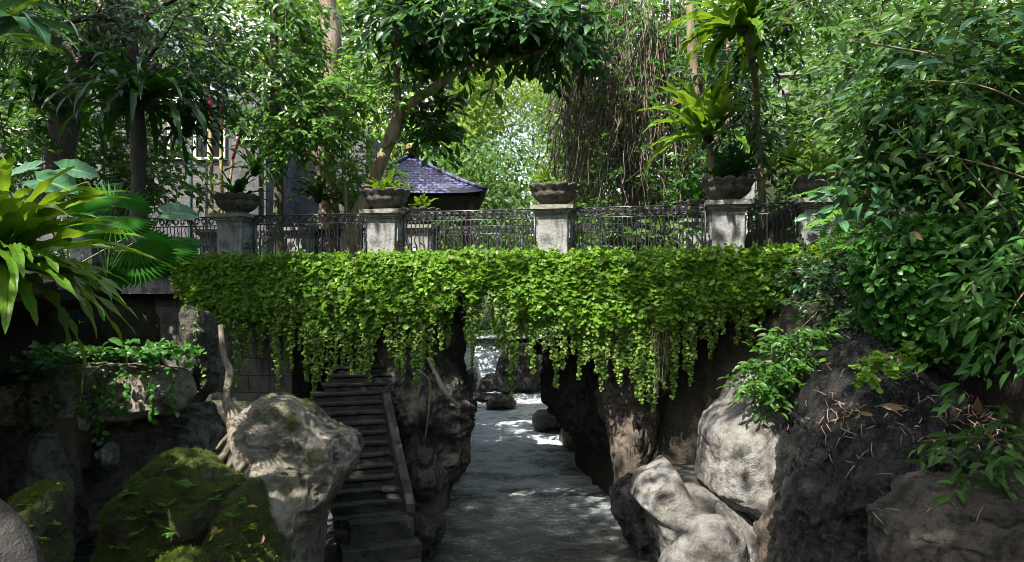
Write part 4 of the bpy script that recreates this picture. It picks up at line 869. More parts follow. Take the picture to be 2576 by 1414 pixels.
c = W(120, 230, 26); obj('roof', slab([c, a - [.02, 0, 0], a + [-.02, 7, 0], c + [0, 7, 0]], .12), M_ROOF, hs, smooth=False)
obj('gable', MB().add(np.array([W(150, 236, 26.9), W(530, 236, 26.9), W(330, 40, 26.9), W(150, 236, 26.9) + [0, .3, 0], W(530, 236, 26.9) + [0, .3, 0], W(330, 40, 26.9) + [0, .3, 0]]), [np.array([[0, 1, 2], [3, 5, 4]])]), M_HOUSE, hs, smooth=False)
obj('downpipe', MB().tube([W(481, 640, 26.5), W(481, 240, 26.5)], .05, 8), M_TEAL, hs)
for i, (px, py, Y, lab, sc) in enumerate([(250, 78, 22.5, 'grey garden pillar high among dark leaves above the leaning trunk', 1), (556, 128, 33.6, 'pale pillar on the house terrace against the bright gap', 1.),
        (2116, 110, 26, 'white pillar highest up the hillside stairs', .85), (1982, 192, 24, 'white pillar halfway up the hillside stairs', .95), (1868, 425, 20, 'white post behind the dark broad-leaved fern', .85)]):
    o = copy_tree(proto); o.location = W(px, py, Y) - np.array([0, 0, 1.34 * sc]); o.scale = (sc,) * 3; o['label'] = lab; del o['group']
for px, py, Y, lab in [(546, 128, 33.6, 'stone bowl on the terrace pillar against the bright gap'), (250, 78, 22.5, 'stone bowl on the garden pillar high among dark leaves')]:
    o = copy_tree(bproto); o.location = W(px, py, Y); o['label'] = lab
mb = pbox(225, 275, 183, 560, 22.2, .6); single('post', 'grey stone pier under the garden pillar above the leaning trunk', 'pier', mb, M_HOUSE, smooth=False)
mb = MB(); pbox(1955, 2010, 288, 620, 23.6, .8, mb); pbox(2012, 2085, 300, 620, 24.2, .6, mb); pbox(2087, 2150, 190, 620, 25.6, .8, mb)
single('stair_wall', 'pale plastered wall of the hillside stairs among the leaves', 'wall', mb, M_CEM, smooth=False)
single('post_wall', 'pale plastered base under the white post behind the broad-leaved fern', 'wall', pbox(1835, 1900, 532, 660, 19.7, .6), M_CEM, smooth=False)
q = W(2012, 292, 24.2); t = thing('railing', 'short steep railing between the two white hillside pillars', 'railing', q)
obj('rail', MB().tube([q, W(2085, 225, 25)], .02, 5), M_IRON, t); obj('rail', MB().tube([q + [0, 0, 1.], W(2085, 160, 25)], .02, 5), M_IRON, t)
for k in range(1, 9): a = q + (W(2085, 225, 25) - q) * k / 9; obj('bar', MB().tube([a, a + [0, 0, .95]], .014, 4), M_IRON, t)
pv = thing('pavilion', 'pavilion with purple tiled hipped roof and golden finial', 'pavilion', W(1035, 700, 27))
ap = W(1035, 388, 27); hw = 2.55; zr = W(1035, 489, 27 - 2.2)[2]; rz = .10; co, si = math.cos(rz), math.sin(rz)
for k in range(4):
    an = k * math.pi / 2; rows = []; att = []
    for i in range(17):
        f = i / 16
        for j in range(15):
            g = -1 + 2 * j / 14; d = hw * f; x, y = g * d, -d; z = ap[2] - (ap[2] - zr) * (f ** .86) + .12 * f ** 3 * abs(g) ** 4
            x, y = x * math.cos(an) - y * math.sin(an), x * math.sin(an) + y * math.cos(an); rows.append((ap[0] + x * co - y * si, ap[1] + x * si + y * co, z)); att.append((g * d, f * 3.0, .5))
    obj('roof', MB().grid(np.array(rows), 17, 15, np.array(att)), M_TILE, pv)
    mb = MB(); pp = np.array([rows[i * 15] for i in range(17)]); mb.tube(pp + [0, 0, .05], .07, 6); obj('ridge', mb, M_TILE, pv)
    e = np.array(rows[16 * 15]); e2 = np.array([ap[0], ap[1], 0]) + (e - [ap[0], ap[1], e[2]]) * .8; obj('post', MB().tube([[e2[0], e2[1], 4.7], [e2[0], e2[1], zr + .3]], .11, 8), M_BARK_BROWN, pv)
mb = MB().lathe([(.30, -.05), (.30, .05), (.2, .08), (.26, .16), (.16, .22), (.22, .30), (.12, .36), (.16, .44), (.07, .5), (.05, .62), (.005, .72)], 14, ap); obj('finial', mb, M_GOLD, pv)
obj('soffit', MB().box((ap[0], ap[1], zr - .12), (hw * 1.9, hw * 1.9, .1), rz), M_BARK_DARK, pv, smooth=False)
# ------------------------------------------------------------------ trees
tree('leaning_tree', 'leaning tree trunk with pale lichen patches behind the elephant ear plant', [(100, 560, 17, .36), (135, 420, 17, .33), (172, 285, 17, .30), (212, 170, 17, .27), (255, 60, 17, .24), (300, -90, 17, .2)],
     [[(212, 170, 17, .14), (130, 90, 16.6, .09), (40, 20, 16, .05)], [(172, 285, 17, .1), (90, 220, 16.5, .07), (20, 190, 16, .04)]],
     [(70, 50, 16.5, 120, 90, 1.2, 90), (20, 250, 16.5, 90, 120, 1.2, 90), (270, 40, 18.6, 120, 80, 1.2, 70), (60, 390, 18.6, 90, 60, 1., 60), (230, 420, 19, 130, 80, 1., 90), (430, 460, 19.5, 60, 60, .8, 30), (190, 230, 19, 110, 90, 1., 70), (320, 400, 20, 80, 90, 1., 70), (425, 330, 21, 40, 70, .8, 34), (120, 330, 20, 110, 80, 1., 60)], M_BARK_LICHEN, M_TREE, 70, L=.24, Wd=.12)
tree('slender_tree', 'dark slender tree carrying the huge dark nest fern', [(352, 680, 16, .17), (350, 500, 16, .16), (350, 350, 16, .16), (340, 200, 16, .17), (318, 60, 16, .18), (300, -90, 16, .17)],
     [[(322, 80, 16, .10), (250, 45, 15.6, .08), (160, 60, 15.2, .05), (90, 75, 15, .03)], [(322, 75, 16, .09), (390, 25, 15.7, .06), (480, -20, 15.4, .04)], [(338, 190, 16, .05), (400, 110, 15.6, .035), (450, 30, 15.4, .02)]],
     [(450, 100, 15.8, 110, 100, 1.2, 90), (480, 220, 16.5, 70, 40, 1., 26), (300, -20, 16, 150, 50, 1.2, 60), (170, 90, 17, 90, 80, 1., 50), (540, 60, 16, 40, 90, 1., 22), (400, 200, 17.4, 60, 60, .8, 30)], M_BARK_DARK, M_DARK, 71, L=.22, Wd=.09)
tree('slim_tree', 'slim mossy trunk rising just behind the railing beside the lamp pillar', [(697, 690, 20.5, .15), (699, 560, 20.5, .14), (700, 430, 20.5, .13), (694, 300, 20.5, .13), (690, 150, 20.5, .12), (690, -60, 20.5, .11)],
     [[(694, 300, 20.5, .05), (650, 240, 20, .03), (600, 220, 19.6, .02)], [(694, 260, 20.5, .05), (760, 255, 20, .04), (800, 262, 19.6, .03), (840, 245, 19.5, .02)]],
     [(690, 110, 20, 75, 130, 1.3, 130), (655, 300, 20, 40, 60, 1., 26), (745, 270, 19.8, 60, 60, 1., 50), (740, 10, 20, 70, 60, 1.2, 50)], M_BARK_MOSS, M_TREE, 72, L=.26, Wd=.12)
tree('tall_tree', 'tall straight tree with flaky reddish-brown trunk behind the railing', [(828, 690, 23, .42), (822, 520, 23, .33), (822, 400, 23, .30), (828, 250, 23, .28), (832, 100, 23, .27), (818, -80, 23, .26)],
     [[(824, 330, 23, .08), (790, 300, 22, .06), (750, 280, 21, .04)]],
     [(770, 60, 24.6, 100, 90, 1., 60), (905, 180, 24, 60, 70, .9, 60), (880, 430, 24, 50, 50, .8, 22), (760, 200, 24.4, 60, 90, .8, 50)], M_BARK_BROWN, M_TREE, 73, L=.28, Wd=.13)
tree('fig_tree', 'leaning trunk that forks into one limb reaching over the gorge, with big glossy leaves', [(858, 690, 21, .27), (880, 600, 21, .25), (915, 505, 21, .22), (948, 430, 21, .20), (985, 340, 21, .18), (1003, 275, 21, .17)],
     [[(1003, 285, 21, .15), (1045, 245, 21, .14), (1110, 205, 20.8, .14), (1165, 170, 20.5, .13), (1230, 158, 20.2, .10), (1330, 140, 20, .06), (1440, 100, 19.6, .03)],
      [(1000, 290, 21, .11), (996, 220, 21, .10), (1003, 120, 21, .10), (1010, 40, 21, .095), (1018, -60, 21, .09)],
      [(1010, 30, 21, .06), (1100, -10, 20.6, .05), (1200, -40, 20, .04)], [(1240, 158, 20.2, .05), (1235, 220, 20.4, .03), (1200, 300, 20.4, .015)], [(1003, 120, 21, .05), (940, 80, 20.6, .03), (900, 60, 20.4, .02)]],
     [(1130, 30, 20.5, 180, 70, 1.8, 120), (1010, 50, 20.8, 100, 70, 1.2, 60), (1320, 40, 20, 120, 60, 1.4, 90), (1420, 60, 19.8, 50, 60, 1., 40), (1075, 265, 22.4, 18, 60, .6, 36), (1065, 320, 21.8, 20, 20, .5, 10), (1235, 90, 20.2, 90, 20, .8, 26)],
     M_BARK_TAN, M_BIG, 74, per=9, tl=.85, L=.50, Wd=.20, shape='obov', droop=.5)
tree('sapling', 'leafy bright green young tree in front of the leaning trunk', [(880, 660, 20, .05), (870, 500, 20, .045), (860, 380, 20, .04), (870, 260, 20, .03), (880, 190, 20, .02)],
     [[(862, 360, 20, .025), (800, 320, 19.8, .02), (745, 300, 19.6, .012)], [(866, 300, 20, .025), (930, 260, 19.8, .02), (985, 240, 19.6, .012)]],
     [(850, 235, 19.8, 90, 38, .8, 70), (790, 330, 19.6, 85, 45, .8, 75), (1000, 215, 20.4, 40, 25, .4, 12), (945, 455, 22.6, 50, 45, .5, 36), (900, 400, 22.6, 40, 50, .5, 22), (730, 370, 19.8, 45, 45, .7, 24)], M_TWIG, leaf_mat('young_leaf', (.03, .10, .012), (.085, .20, .025), (.2, .42, .04), .36, .32), 75, L=.22, Wd=.11, tl=.7)
tree('gorge_tree', 'tree hung with vines above the hillside end of the bridge', [(1600, 640, 23, .45), (1595, 480, 23.4, .4), (1570, 300, 23.6, .38), (1545, 100, 23.8, .36), (1530, -80, 24, .34)],
     [[(1570, 300, 23.6, .14), (1640, 200, 22.6, .1), (1720, 120, 21.8, .07)], [(1560, 220, 23.6, .12), (1490, 120, 23, .08), (1450, 60, 22.5, .05)], [(1590, 420, 23, .08), (1560, 300, 22.4, .07), (1575, 275, 22, .05)]],
     [(1500, 20, 23, 90, 60, 1.5, 70), (1620, 60, 22, 120, 80, 1.6, 110), (1740, 120, 21.5, 100, 100, 1.4, 120), (1680, 230, 22, 80, 90, 1.2, 80), (1440, 220, 25, 30, 60, 1., 24), (1580, 420, 23, 50, 50, 1., 26), (1450, 470, 25, 60, 40, 1., 30)], M_BARK_BROWN, M_TREE, 76, L=.28, Wd=.12)
tree('pale_tree', 'slim pale trunk beside the bright upright nest fern', [(1800, 660, 17, .15), (1795, 500, 17, .13), (1792, 380, 17, .12), (1762, 250, 17, .11), (1740, 120, 17, .10), (1735, -40, 17, .09)], [[(1792, 380, 17, .07), (1832, 290, 17, .06), (1825, 180, 17, .05), (1840, 40, 17, .04)]],
     [(1800, 210, 17.6, 60, 70, .8, 40)], M_BARK_TAN, M_DARK, 77, L=.22, Wd=.1)
tree('pale_tree', 'slim spotted trunk standing in front of the white post', [(1925, 660, 16.6, .10), (1920, 500, 16.6, .085), (1905, 380, 16.4, .08), (1902, 230, 15.6, .07), (1878, 90, 14.6, .07), (1870, -60, 14.4, .07)], [],
     [(1915, 90, 15.5, 40, 80, .7, 36), (1960, -10, 14.5, 90, 36, 1., 50), (1850, 210, 17, 50, 50, .6, 34), (1905, 280, 15.8, 20, 40, .4, 14), (1890, 340, 17.4, 60, 50, .5, 30)], M_BARK_TAN, M_DARK, 78, L=.22, Wd=.1)
# shrubs of the hillside above the wet boulder
def shrub(label, base, stems, blobs, seed, leaf=None, L=.20, Wd=.085, per=8, tl=.55, name='shrub', cat='shrub', shape='oval', **kw):
    rng = R(seed); t = thing(name, label, cat, W(*base))
    for s in stems: mb = MB(); limb(mb, s, 26, 6, wob=1.2, seed=seed); obj('stem', mb, M_BARK_TAN, t)
    mb, tw = MB(), (MB() if sum(b[6] for b in blobs) > 170 else None); crown(mb, tw, rng, blobs, per, tl, L, Wd, shape, **kw); obj('foliage', mb, leaf or M_SHRUB, t)
    if tw: obj('twigs', tw, M_TWIG, t)
    return t
shrub('great tangled shrub covering the hillside with grey-green spotted leaves', (2600, 660, 10), [[(2560, 650, 9.6, .03), (2470, 560, 9.6, .03), (2400, 495, 9.6, .026), (2340, 410, 9.6, .022), (2310, 380, 9.5, .016), (2230, 310, 9.4, .01)],
      [(2600, 640, 9, .022), (2545, 540, 9, .022), (2500, 420, 9, .02), (2470, 350, 9, .016), (2440, 230, 9, .01)], [(2600, 220, 9.5, .02), (2400, 150, 9.4, .016), (2200, 110, 9.4, .012), (2150, 100, 9.4, .006)], [(2620, 330, 10, .02), (2420, 280, 9.8, .015), (2250, 250, 9.8, .01), (2130, 270, 9.8, .006)], [(2620, 480, 10, .015), (2400, 400, 9.6, .012), (2200, 380, 9.6, .006)]],
      [(2270, 90, 11, 120, 100, 1.1, 110), (2440, 110, 10, 160, 120, 1.1, 150), (2270, 300, 10.8, 115, 100, .9, 130), (2400, 310, 11, 170, 110, 1., 210), (2215, 240, 11.2, 40, 100, .6, 46), (2320, 420, 11, 110, 45, .6, 90), (2440, 430, 10.8, 140, 45, .6, 110), (2560, 300, 9.4, 90, 220, .8, 200), (2170, 400, 11.4, 40, 40, .5, 24), (2050, 0, 12, 50, 30, .5, 16)], 80)
shrub('sparse branch of large dull leaves in front of the hillside shrub', (2640, 460, 7.5), [[(2640, 470, 7.4, .014), (2500, 420, 7.3, .01), (2380, 390, 7.2, .006)], [(2640, 300, 7.4, .012), (2480, 220, 7.2, .008), (2300, 200, 7.2, .004)]],
      [(2330, 250, 7.6, 230, 180, .5, 40), (2470, 420, 7.4, 120, 120, .4, 30)], 81, L=.15, Wd=.075, per=4)
shrub('leafy branch hanging down over the edge of the wet boulder', (2600, 560, 7.6), [[(2600, 640, 7.4, .012), (2480, 680, 7.3, .009), (2420, 760, 7.3, .006), (2400, 840, 7.3, .003)], [(2600, 700, 7.2, .01), (2540, 790, 7.2, .008), (2500, 900, 7.2, .005)]],
      [(2545, 720, 7.4, 60, 70, .4, 18), (2510, 830, 7.4, 50, 50, .35, 10), (2560, 880, 7.2, 40, 70, .35, 14), (2560, 620, 7.2, 50, 60, .4, 14)], 82, L=.19, Wd=.07, per=7, droop=.6, leaf=leaf_mat('green_shrub_leaf', (.02, .075, .012), (.06, .17, .028), (.14, .34, .04), .32, .28, rib=(.08, .16, .05)))
shrub('sprig with broad pointed leaves growing among straw above the brown boulder', (2560, 1110, 8), [[(2600, 1120, 7.9, .008), (2450, 1100, 7.7, .006), (2310, 1110, 7.7, .003)]],
      [(2450, 1120, 7.7, 110, 36, .25, 13), (2530, 1070, 7.7, 50, 30, .25, 8), (2440, 1180, 7.5, 50, 24, .2, 8)], 83, L=.19, Wd=.075, per=6, tl=.3, droop=.7)
shrub('low leafy bush at the top edge of the pale rock', (1980, 930, 11.4), [[(2000, 920, 11.2, .012), (1960, 940, 11, .009), (1900, 970, 11, .004)], [(2000, 940, 11, .01), (1985, 1000, 10.8, .005)]],
      [(1960, 920, 11.2, 75, 45, .4, 60), (2010, 860, 11.2, 60, 50, .4, 45), (1975, 985, 11, 35, 30, .25, 18), (1900, 960, 11.1, 40, 22, .25, 20)], 84, leaf=M_TREE, L=.15, Wd=.07, per=8, tl=.3)
shrub('trailing leafy stems between the creeper and the wet boulder', (2100, 800, 11.6), [[(2140, 690, 11.8, .01), (2080, 760, 11.6, .008), (2010, 830, 11.5, .004)], [(2160, 760, 11.4, .01), (2120, 800, 11.2, .006), (2060, 850, 11.1, .004)]],
      [(2070, 680, 12.4, 80, 40, .5, 70), (2100, 770, 11.6, 80, 60, .4, 60), (2170, 780, 11.3, 60, 50, .4, 40), (2080, 690, 12, 50, 25, .3, 20)], 85, leaf=M_DARK, L=.12, Wd=.07, per=8, tl=.35)
shrub('little bright weed patch growing on top of the wet boulder', (2240, 930, 9.6), [], [(2250, 900, 9.0, 50, 26, .25, 30), (2200, 930, 8.9, 40, 15, .2, 14)], 86, leaf=M_IVY, L=.08, Wd=.06, per=6, tl=.15, shape='round')
shrub('narrow-leaved climber threading through the great tangled shrub', (2560, 640, 9), [[(2600, 600, 8.8, .012), (2480, 480, 8.8, .01), (2380, 360, 8.8, .006)]],
      [(2450, 250, 8.9, 90, 70, .4, 50), (2550, 560, 8.6, 40, 50, .4, 24), (2240, 200, 10, 60, 60, .4, 36)], 87, leaf=M_TREE, L=.17, Wd=.038, per=11, tl=.4, shape='lance', droop=.7)
shrub('young climber with pale broad leaves in front of the tangled shrub', (2330, 700, 9), [], [(2170, 500, 9.4, 60, 30, .3, 16), (2330, 180, 9, 130, 90, .4, 26), (2560, 180, 8.8, 60, 120, .3, 16)], 88, leaf=M_EAR, L=.24, Wd=.13, per=4, tl=.4)
# rounded creeper mound
rng = R(90); t = thing('creeper_mound', 'rounded mound of small round-leaved creeper above the wet boulder', 'creeper', W(2320, 880, 11))
O = [(2188, 610), (2250, 575), (2330, 580), (2420, 590), (2500, 640), (2520, 760), (2440, 850), (2360, 890), (2290, 880), (2225, 800), (2180, 700)]
e = rock('earth', '', O, 10., .8, M_SOIL, amp=.1, sub=5, parent=t, seed=91); me = e.data
V = np.empty(len(me.vertices) * 3, np.float32); me.vertices.foreach_get('co', V); V = V.reshape(-1, 3) + LOC[t.name]; Nn = np.empty(len(me.vertices) * 3, np.float32); me.vertices.foreach_get('normal', Nn); Nn = Nn.reshape(-1, 3)
ok = np.flatnonzero(Nn[:, 1] < .35); k = rng.choice(ok, 9000); n = len(k)
N = Nn[k] * .8 + rng.normal(size=(n, 3)) * .4 + [0, 0, .35]; P = V[k] + Nn[k] * rng.uniform(0, .16, n)[:, None] + rng.normal(size=(n, 3)) * .04; L = .075 + .045 * rng.random(n)
mb = MB(); leaves(mb, P, rng.normal(size=(n, 3)) * .6 + [0, -.4, -.6], N, L, L * .9, 'round', rng.random(n)); obj('foliage', mb, leaf_mat('mound_leaf', (.012, .06, .008), (.045, .15, .018), (.12, .32, .03), .36, .28, rim=(.08, .2, .04)), t)

# hillside cover, vines, undergrowth
def cover(name, label, cat, pts, n, L, Wd, mat, seed, per=8, tl=.6, kind='stuff', **kw):
    rng = R(seed); mb = MB(); C = pts(rng, n); sprays(mb, None, rng, C, rdir(rng, len(C)) * [1, 1, .6] + [0, -.5, .4], per, tl, L, Wd, kw.pop('shape', 'lance'), twigs=False, **kw)
    return single(name, label, cat, mb, mat, kind=kind)
def on_ground(x0, x1, y0, y1, lift, cond=None):
    def f(rng, n):
        x = rng.uniform(x0, x1, n); y = rng.uniform(y0, y1, n); z = ground_z(x, y) + rng.uniform(-.1, lift, n); P = np.stack([x, y, z], 1)
        return P[cond(P)] if cond else P
    return f
cover('undergrowth', 'dense green undergrowth clothing the hillside behind the vines', 'undergrowth', on_ground(2.2, 18, 17.5, 40, 1.2, lambda P: (P[:, 0] > 2.4) & ((P[:, 1] > 21.7) | (P[:, 2] > 5.9))), 5200, .30, .13, M_FARD, 92)
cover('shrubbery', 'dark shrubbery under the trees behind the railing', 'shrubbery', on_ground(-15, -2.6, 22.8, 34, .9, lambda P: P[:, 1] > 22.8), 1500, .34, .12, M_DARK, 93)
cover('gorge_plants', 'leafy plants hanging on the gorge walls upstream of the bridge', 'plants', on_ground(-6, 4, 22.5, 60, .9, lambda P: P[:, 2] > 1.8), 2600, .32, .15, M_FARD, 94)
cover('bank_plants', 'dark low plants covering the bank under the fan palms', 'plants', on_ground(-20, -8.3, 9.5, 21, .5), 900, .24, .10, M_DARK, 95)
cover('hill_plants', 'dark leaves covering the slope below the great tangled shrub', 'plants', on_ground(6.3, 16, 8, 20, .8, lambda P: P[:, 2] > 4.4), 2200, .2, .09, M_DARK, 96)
rng = R(97); mb = MB()
for k in range(520):
    px = 1475 + 270 * rng.random() ** 1.7; Y = rng.uniform(19.6, 23) if px > 1560 else rng.uniform(21.5, 24); y0 = rng.uniform(-60, 160); y1 = rng.uniform(300, 560)
    m = 9; yy = np.linspace(y0, y1, m); sl_ = -.16 if px < 1580 and rng.random() < .7 else 0
    xx = px + sl_ * (yy - y0) + np.cumsum(rng.normal(size=m) * (13 if px < 1600 else 7))
    S = np.stack([W(a, b, Y + .25 * rng.normal()) for a, b in zip(xx, yy)]); mb.tube(curve(S, 26), rng.uniform(.004, .013), 4, tint=rng.random(), cap=False)
for k in range(170):   # cross tangles low in the curtain
    a = np.array([rng.uniform(1430, 1640), rng.uniform(230, 500)]); d = rng.normal(size=(6, 2)) * [26, 26]; d[:, 1] += rng.choice([-22, 22]); pth = a + np.cumsum(d, 0); Y = rng.uniform(20.5, 23.5)
    mb.tube(curve(np.stack([W(p_[0], min(p_[1], 540), Y + .15 * rng.normal()) for p_ in pth]), 20), rng.uniform(.005, .013), 4, tint=rng.random(), cap=False)
tag(single('hanging_vines', 'curtain of bare grey-brown vines hanging beside the gorge tree', 'vines', mb, M_VINE, kind='stuff'))
cover('vine_leaves', 'small leaves growing along the hanging vines', 'vines', lambda rng, n: np.stack([W(a, b, c) for a, b, c in zip(1760 - 300 * rng.random(n) ** 1.6, rng.uniform(60, 560, n), rng.uniform(19.2, 23, n))]), 520, .17, .09, M_TREE, 98, per=7, tl=.45)

# far forest
GAPS = [(1318, 345, 22, 30), (1290, 215, 14, 8), (612, 62, 62, 56), (930, 45, 34, 54), (1345, 395, 16, 10), (1240, 85, 24, 22)]
def forest(name, label, n, xr, yr, pyr, per, L, mat, seed, gaps=True, rad=1.3):
    rng = R(seed); px = rng.uniform(*xr, n); py = rng.uniform(*pyr, n); Y = rng.uniform(*yr, n)
    ok = np.ones(n, bool)
    if gaps:
        for (a, b, rx, ry) in GAPS: ok &= ((px - a) / (rx + 16)) ** 2 + ((py - b) / (ry + 16)) ** 2 > 1
    px, py, Y = px[ok], py[ok], Y[ok]; n = len(px); C = np.stack([(px - PX0) / F * Y, Y, CZ + (PY0 - py) / F * Y], 1)
    den = fbm(C * .16, 3, seed); C = C[den > -.22]; n = len(C); ct = rng.random(n)
    off = rng.normal(size=(n, per, 3)) * rad * [.6, .6, .34]; P = (C[:, None] + off).reshape(-1, 3); m = len(P)
    D = rng.normal(size=(m, 3)) * .7 + off.reshape(-1, 3) * .6 + [0, 0, -.35]; N = rng.normal(size=(m, 3)) * .5 + [0, -.5, .7]; LL = L * (.6 + .7 * rng.random(m))
    mb = MB(); leaves(mb, P, D, N, LL, LL * .5, 'kite', np.clip(np.repeat(ct, per) * .6 + .2 + rng.normal(size=m) * .2, 0, 1))
    return single(name, label, 'trees', mb, mat, kind='stuff')
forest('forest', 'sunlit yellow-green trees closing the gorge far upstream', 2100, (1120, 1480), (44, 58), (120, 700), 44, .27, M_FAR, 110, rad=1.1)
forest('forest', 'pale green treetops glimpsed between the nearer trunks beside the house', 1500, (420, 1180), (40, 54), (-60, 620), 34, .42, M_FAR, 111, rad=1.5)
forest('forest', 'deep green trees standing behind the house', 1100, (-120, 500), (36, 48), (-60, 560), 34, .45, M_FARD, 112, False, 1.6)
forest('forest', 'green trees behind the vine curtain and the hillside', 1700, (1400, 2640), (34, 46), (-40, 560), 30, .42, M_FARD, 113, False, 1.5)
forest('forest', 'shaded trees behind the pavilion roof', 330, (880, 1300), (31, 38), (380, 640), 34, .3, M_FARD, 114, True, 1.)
for i, (px, Y, r, lab) in enumerate([(1400, 44, .35, 'far tree trunk behind the vine tangle'), (760, 44, .3, 'far tree trunk between the slim and the tall trunk'), (1000, 42, .28, 'far tree trunk behind the forked limb')]):
    mb = MB(); limb(mb, [(px, 720, Y, r), (px + 8, 500, Y, r * .9), (px - 6, 300, Y, r * .8), (px + 5, 60, Y, r * .7), (px, -80, Y, r * .6)], 24, 8, seed=120 + i); t = thing('far_tree', lab, 'tree', W(px, 720, Y)); obj('trunk', mb, M_BARK_DARK, t)

# ------------------------------------------------------------------ plants and litter on the rocks
def runner(label, strands, seed, L=.11, mat=None, top=None, name='trailing_plant'):
    rng = R(seed); t = thing(name, label, 'plant', W(*strands[0][0]))
    for s in strands:
        P = curve([W(*p_) for p_ in s], 26); mb = MB(); mb.tube(P, .005, 3, cap=False); n = len(P); q = P.copy() + rng.normal(size=(n, 3)) * .025
        LL = L * (.5 + .8 * rng.random(n)); leaves(mb, q, rng.normal(size=(n, 3)) * .7 + [0, -.3, -.5], rng.normal(size=(n, 3)) * .35 + [0, -.8, .5], LL, LL * .75, 'oval', rng.random(n)); obj('strand', mb, mat or M_IVY, t)
    if top:
        (x0, x1, y, Y, n) = top; px = rng.uniform(x0, x1, n); C = np.stack([W(a, y + rng.normal() * 9, Y + rng.normal() * .2) for a in px]); mb = MB(); sprays(mb, None, rng, C, rdir(rng, n) * [1, 1, .3] + [0, -.2, .6], 7, .25, L * 1.25, L, 'oval', twigs=False, droop=.3); obj('foliage', mb, mat or M_IVY, t)
Mled = leaf_mat('ledge_leaf', (.018, .075, .012), (.06, .17, .03), (.14, .34, .04), .34, .28)
runner('heart-leaved plant trailing along the lip of the long pale ledge', [[(240, 930, 12.7), (245, 1000, 12.55), (243, 1080, 12.5), (248, 1150, 12.5)], [(255, 930, 12.7), (262, 1000, 12.55), (255, 1060, 12.5), (262, 1120, 12.5)], [(120, 930, 12.7), (130, 990, 12.5), (110, 1050, 12.5)], [(370, 935, 12.6), (380, 990, 12.5), (385, 1055, 12.5)], [(320, 930, 12.6), (315, 1000, 12.5), (322, 1060, 12.5)], [(430, 930, 12.6), (428, 980, 12.5), (440, 1030, 12.5)], [(180, 930, 12.7), (200, 1000, 12.5), (215, 1060, 12.5)], [(300, 930, 12.6), (285, 990, 12.5), (300, 1040, 12.4)]], 130, mat=Mled, top=(90, 480, 894, 12.9, 90), L=.12)
runner('dark trailing plant at the shaded end of the rock ledge', [[(20, 950, 12.6), (45, 1040, 12.5), (40, 1120, 12.5), (60, 1200, 12.5)], [(60, 950, 12.6), (75, 1030, 12.5), (90, 1100, 12.5)]], 131, mat=M_DARK, top=(-20, 110, 950, 12.7, 60), L=.12)
runner('thin creeper strands running down the knobbly rock column', [[(470, 740, 14), (465, 830, 13.9), (480, 930, 13.9)], [(500, 760, 14), (492, 860, 13.9), (515, 960, 13.9)]], 132, L=.08)
def sprigs(label, spots, seed, mat, size=.16):
    rng = R(seed); t = None
    for (px, py) in spots:
        h = hit(px, py)
        if h is None: continue
        if t is None: t = thing('fernlet', label, 'plant', h[0])
        mb, sm = MB(), MB()
        for k in range(6): pinnate(mb, sm, h[0] + h[1] * .01, rng.uniform(0, 6.3), rng.uniform(.3, 1.2), size * rng.uniform(.6, 1.2), .9, rng, size * .32, size * .13, 9, 'kite', r=.003)
        obj('frond', mb, mat, t)
sprigs('tiny bright ferns sprouting from the domed mossy boulder', [(380, 1285), (400, 1320), (420, 1275), (350, 1340), (330, 1310), (440, 1340), (330, 1240), (470, 1230), (540, 1260), (400, 1395), (310, 1380), (270, 1200), (500, 1170), (440, 1180)], 140, M_FERN, .17)
sprigs('small seedlings on the sloping mossy boulder', [(540, 1240), (580, 1300), (620, 1330), (610, 1260), (640, 1380), (560, 1380), (600, 1220)], 141, M_IVY, .12)
sprigs('small weeds on the square mossy rock stump', [(60, 1270), (90, 1250), (110, 1290), (70, 1330), (130, 1320), (100, 1360)], 142, M_IVY, .09)
mb = MB(); rng = R(143)   # fallen leaves and straw, each lying on the rock below it
for i, (px, py, s, lab) in enumerate([(2255, 905, .24, 'large pinkish dry leaf on top of the wet boulder'), (2215, 1025, .26, 'curled grey-brown leaf lying mid-slope on the wet boulder'), (2200, 1045, .16, 'dark dry leaf half under the curled grey-brown one'), (2175, 840, .2, 'broad brown leaf at the crest of the wet boulder'), (525, 1360, .22, 'orange-brown dead leaf on the sloping mossy boulder'), (545, 1325, .2, 'yellowish curled leaf on the sloping mossy boulder'), (615, 1280, .18, 'tan dead leaf beside the big pale boulder'), (525, 1395, .22, 'purplish dead leaf at the foot of the mossy boulder'), (580, 1265, .15, 'brown leaf in the crack between the mossy boulders'), (2135, 1055, .2, 'reddish dry leaf lying in the straw clump on the wet boulder'), (2460, 1040, .26, 'wide brown leaf among the straw above the brown boulder'), (150, 1222, .12, 'small orange leaf on the square mossy rock stump'), (2280, 880, .16, 'small brown leaf behind the large pinkish one'), (2390, 970, .18, 'grey dry leaf near the hanging branch on the wet boulder'), (655, 1370, .13, 'ochre leaf low on the big pale boulder\'s foot'), (1955, 1040, .3, 'long yellow leaf caught across the tall pale rock'), (975, 978, .12, 'small orange leaf stuck to the eroded rock pillar'), (2385, 563, .22, 'pinkish dead leaf caught high on the creeper mound'), (2305, 608, .24, 'pale tan dead leaf caught on the front of the creeper mound')]):
    h = hit(px, py)
    if h is None: continue
    q = MB(); P0 = h[0] + h[1] * (.26 if 'mound' in lab and 'creeper' in lab else .02); dv = rng.normal(size=3); leaves(q, P0[None], dv[None], (h[1] + rng.normal(size=3) * .25)[None], s, s * .42, 'oval', [rng.random()])
    single('fallen_leaf', lab, 'leaf', q, M_YEL if 'yellow leaf' in lab or 'orange' in lab else M_DRY, group='dead leaves lying on the rocks')
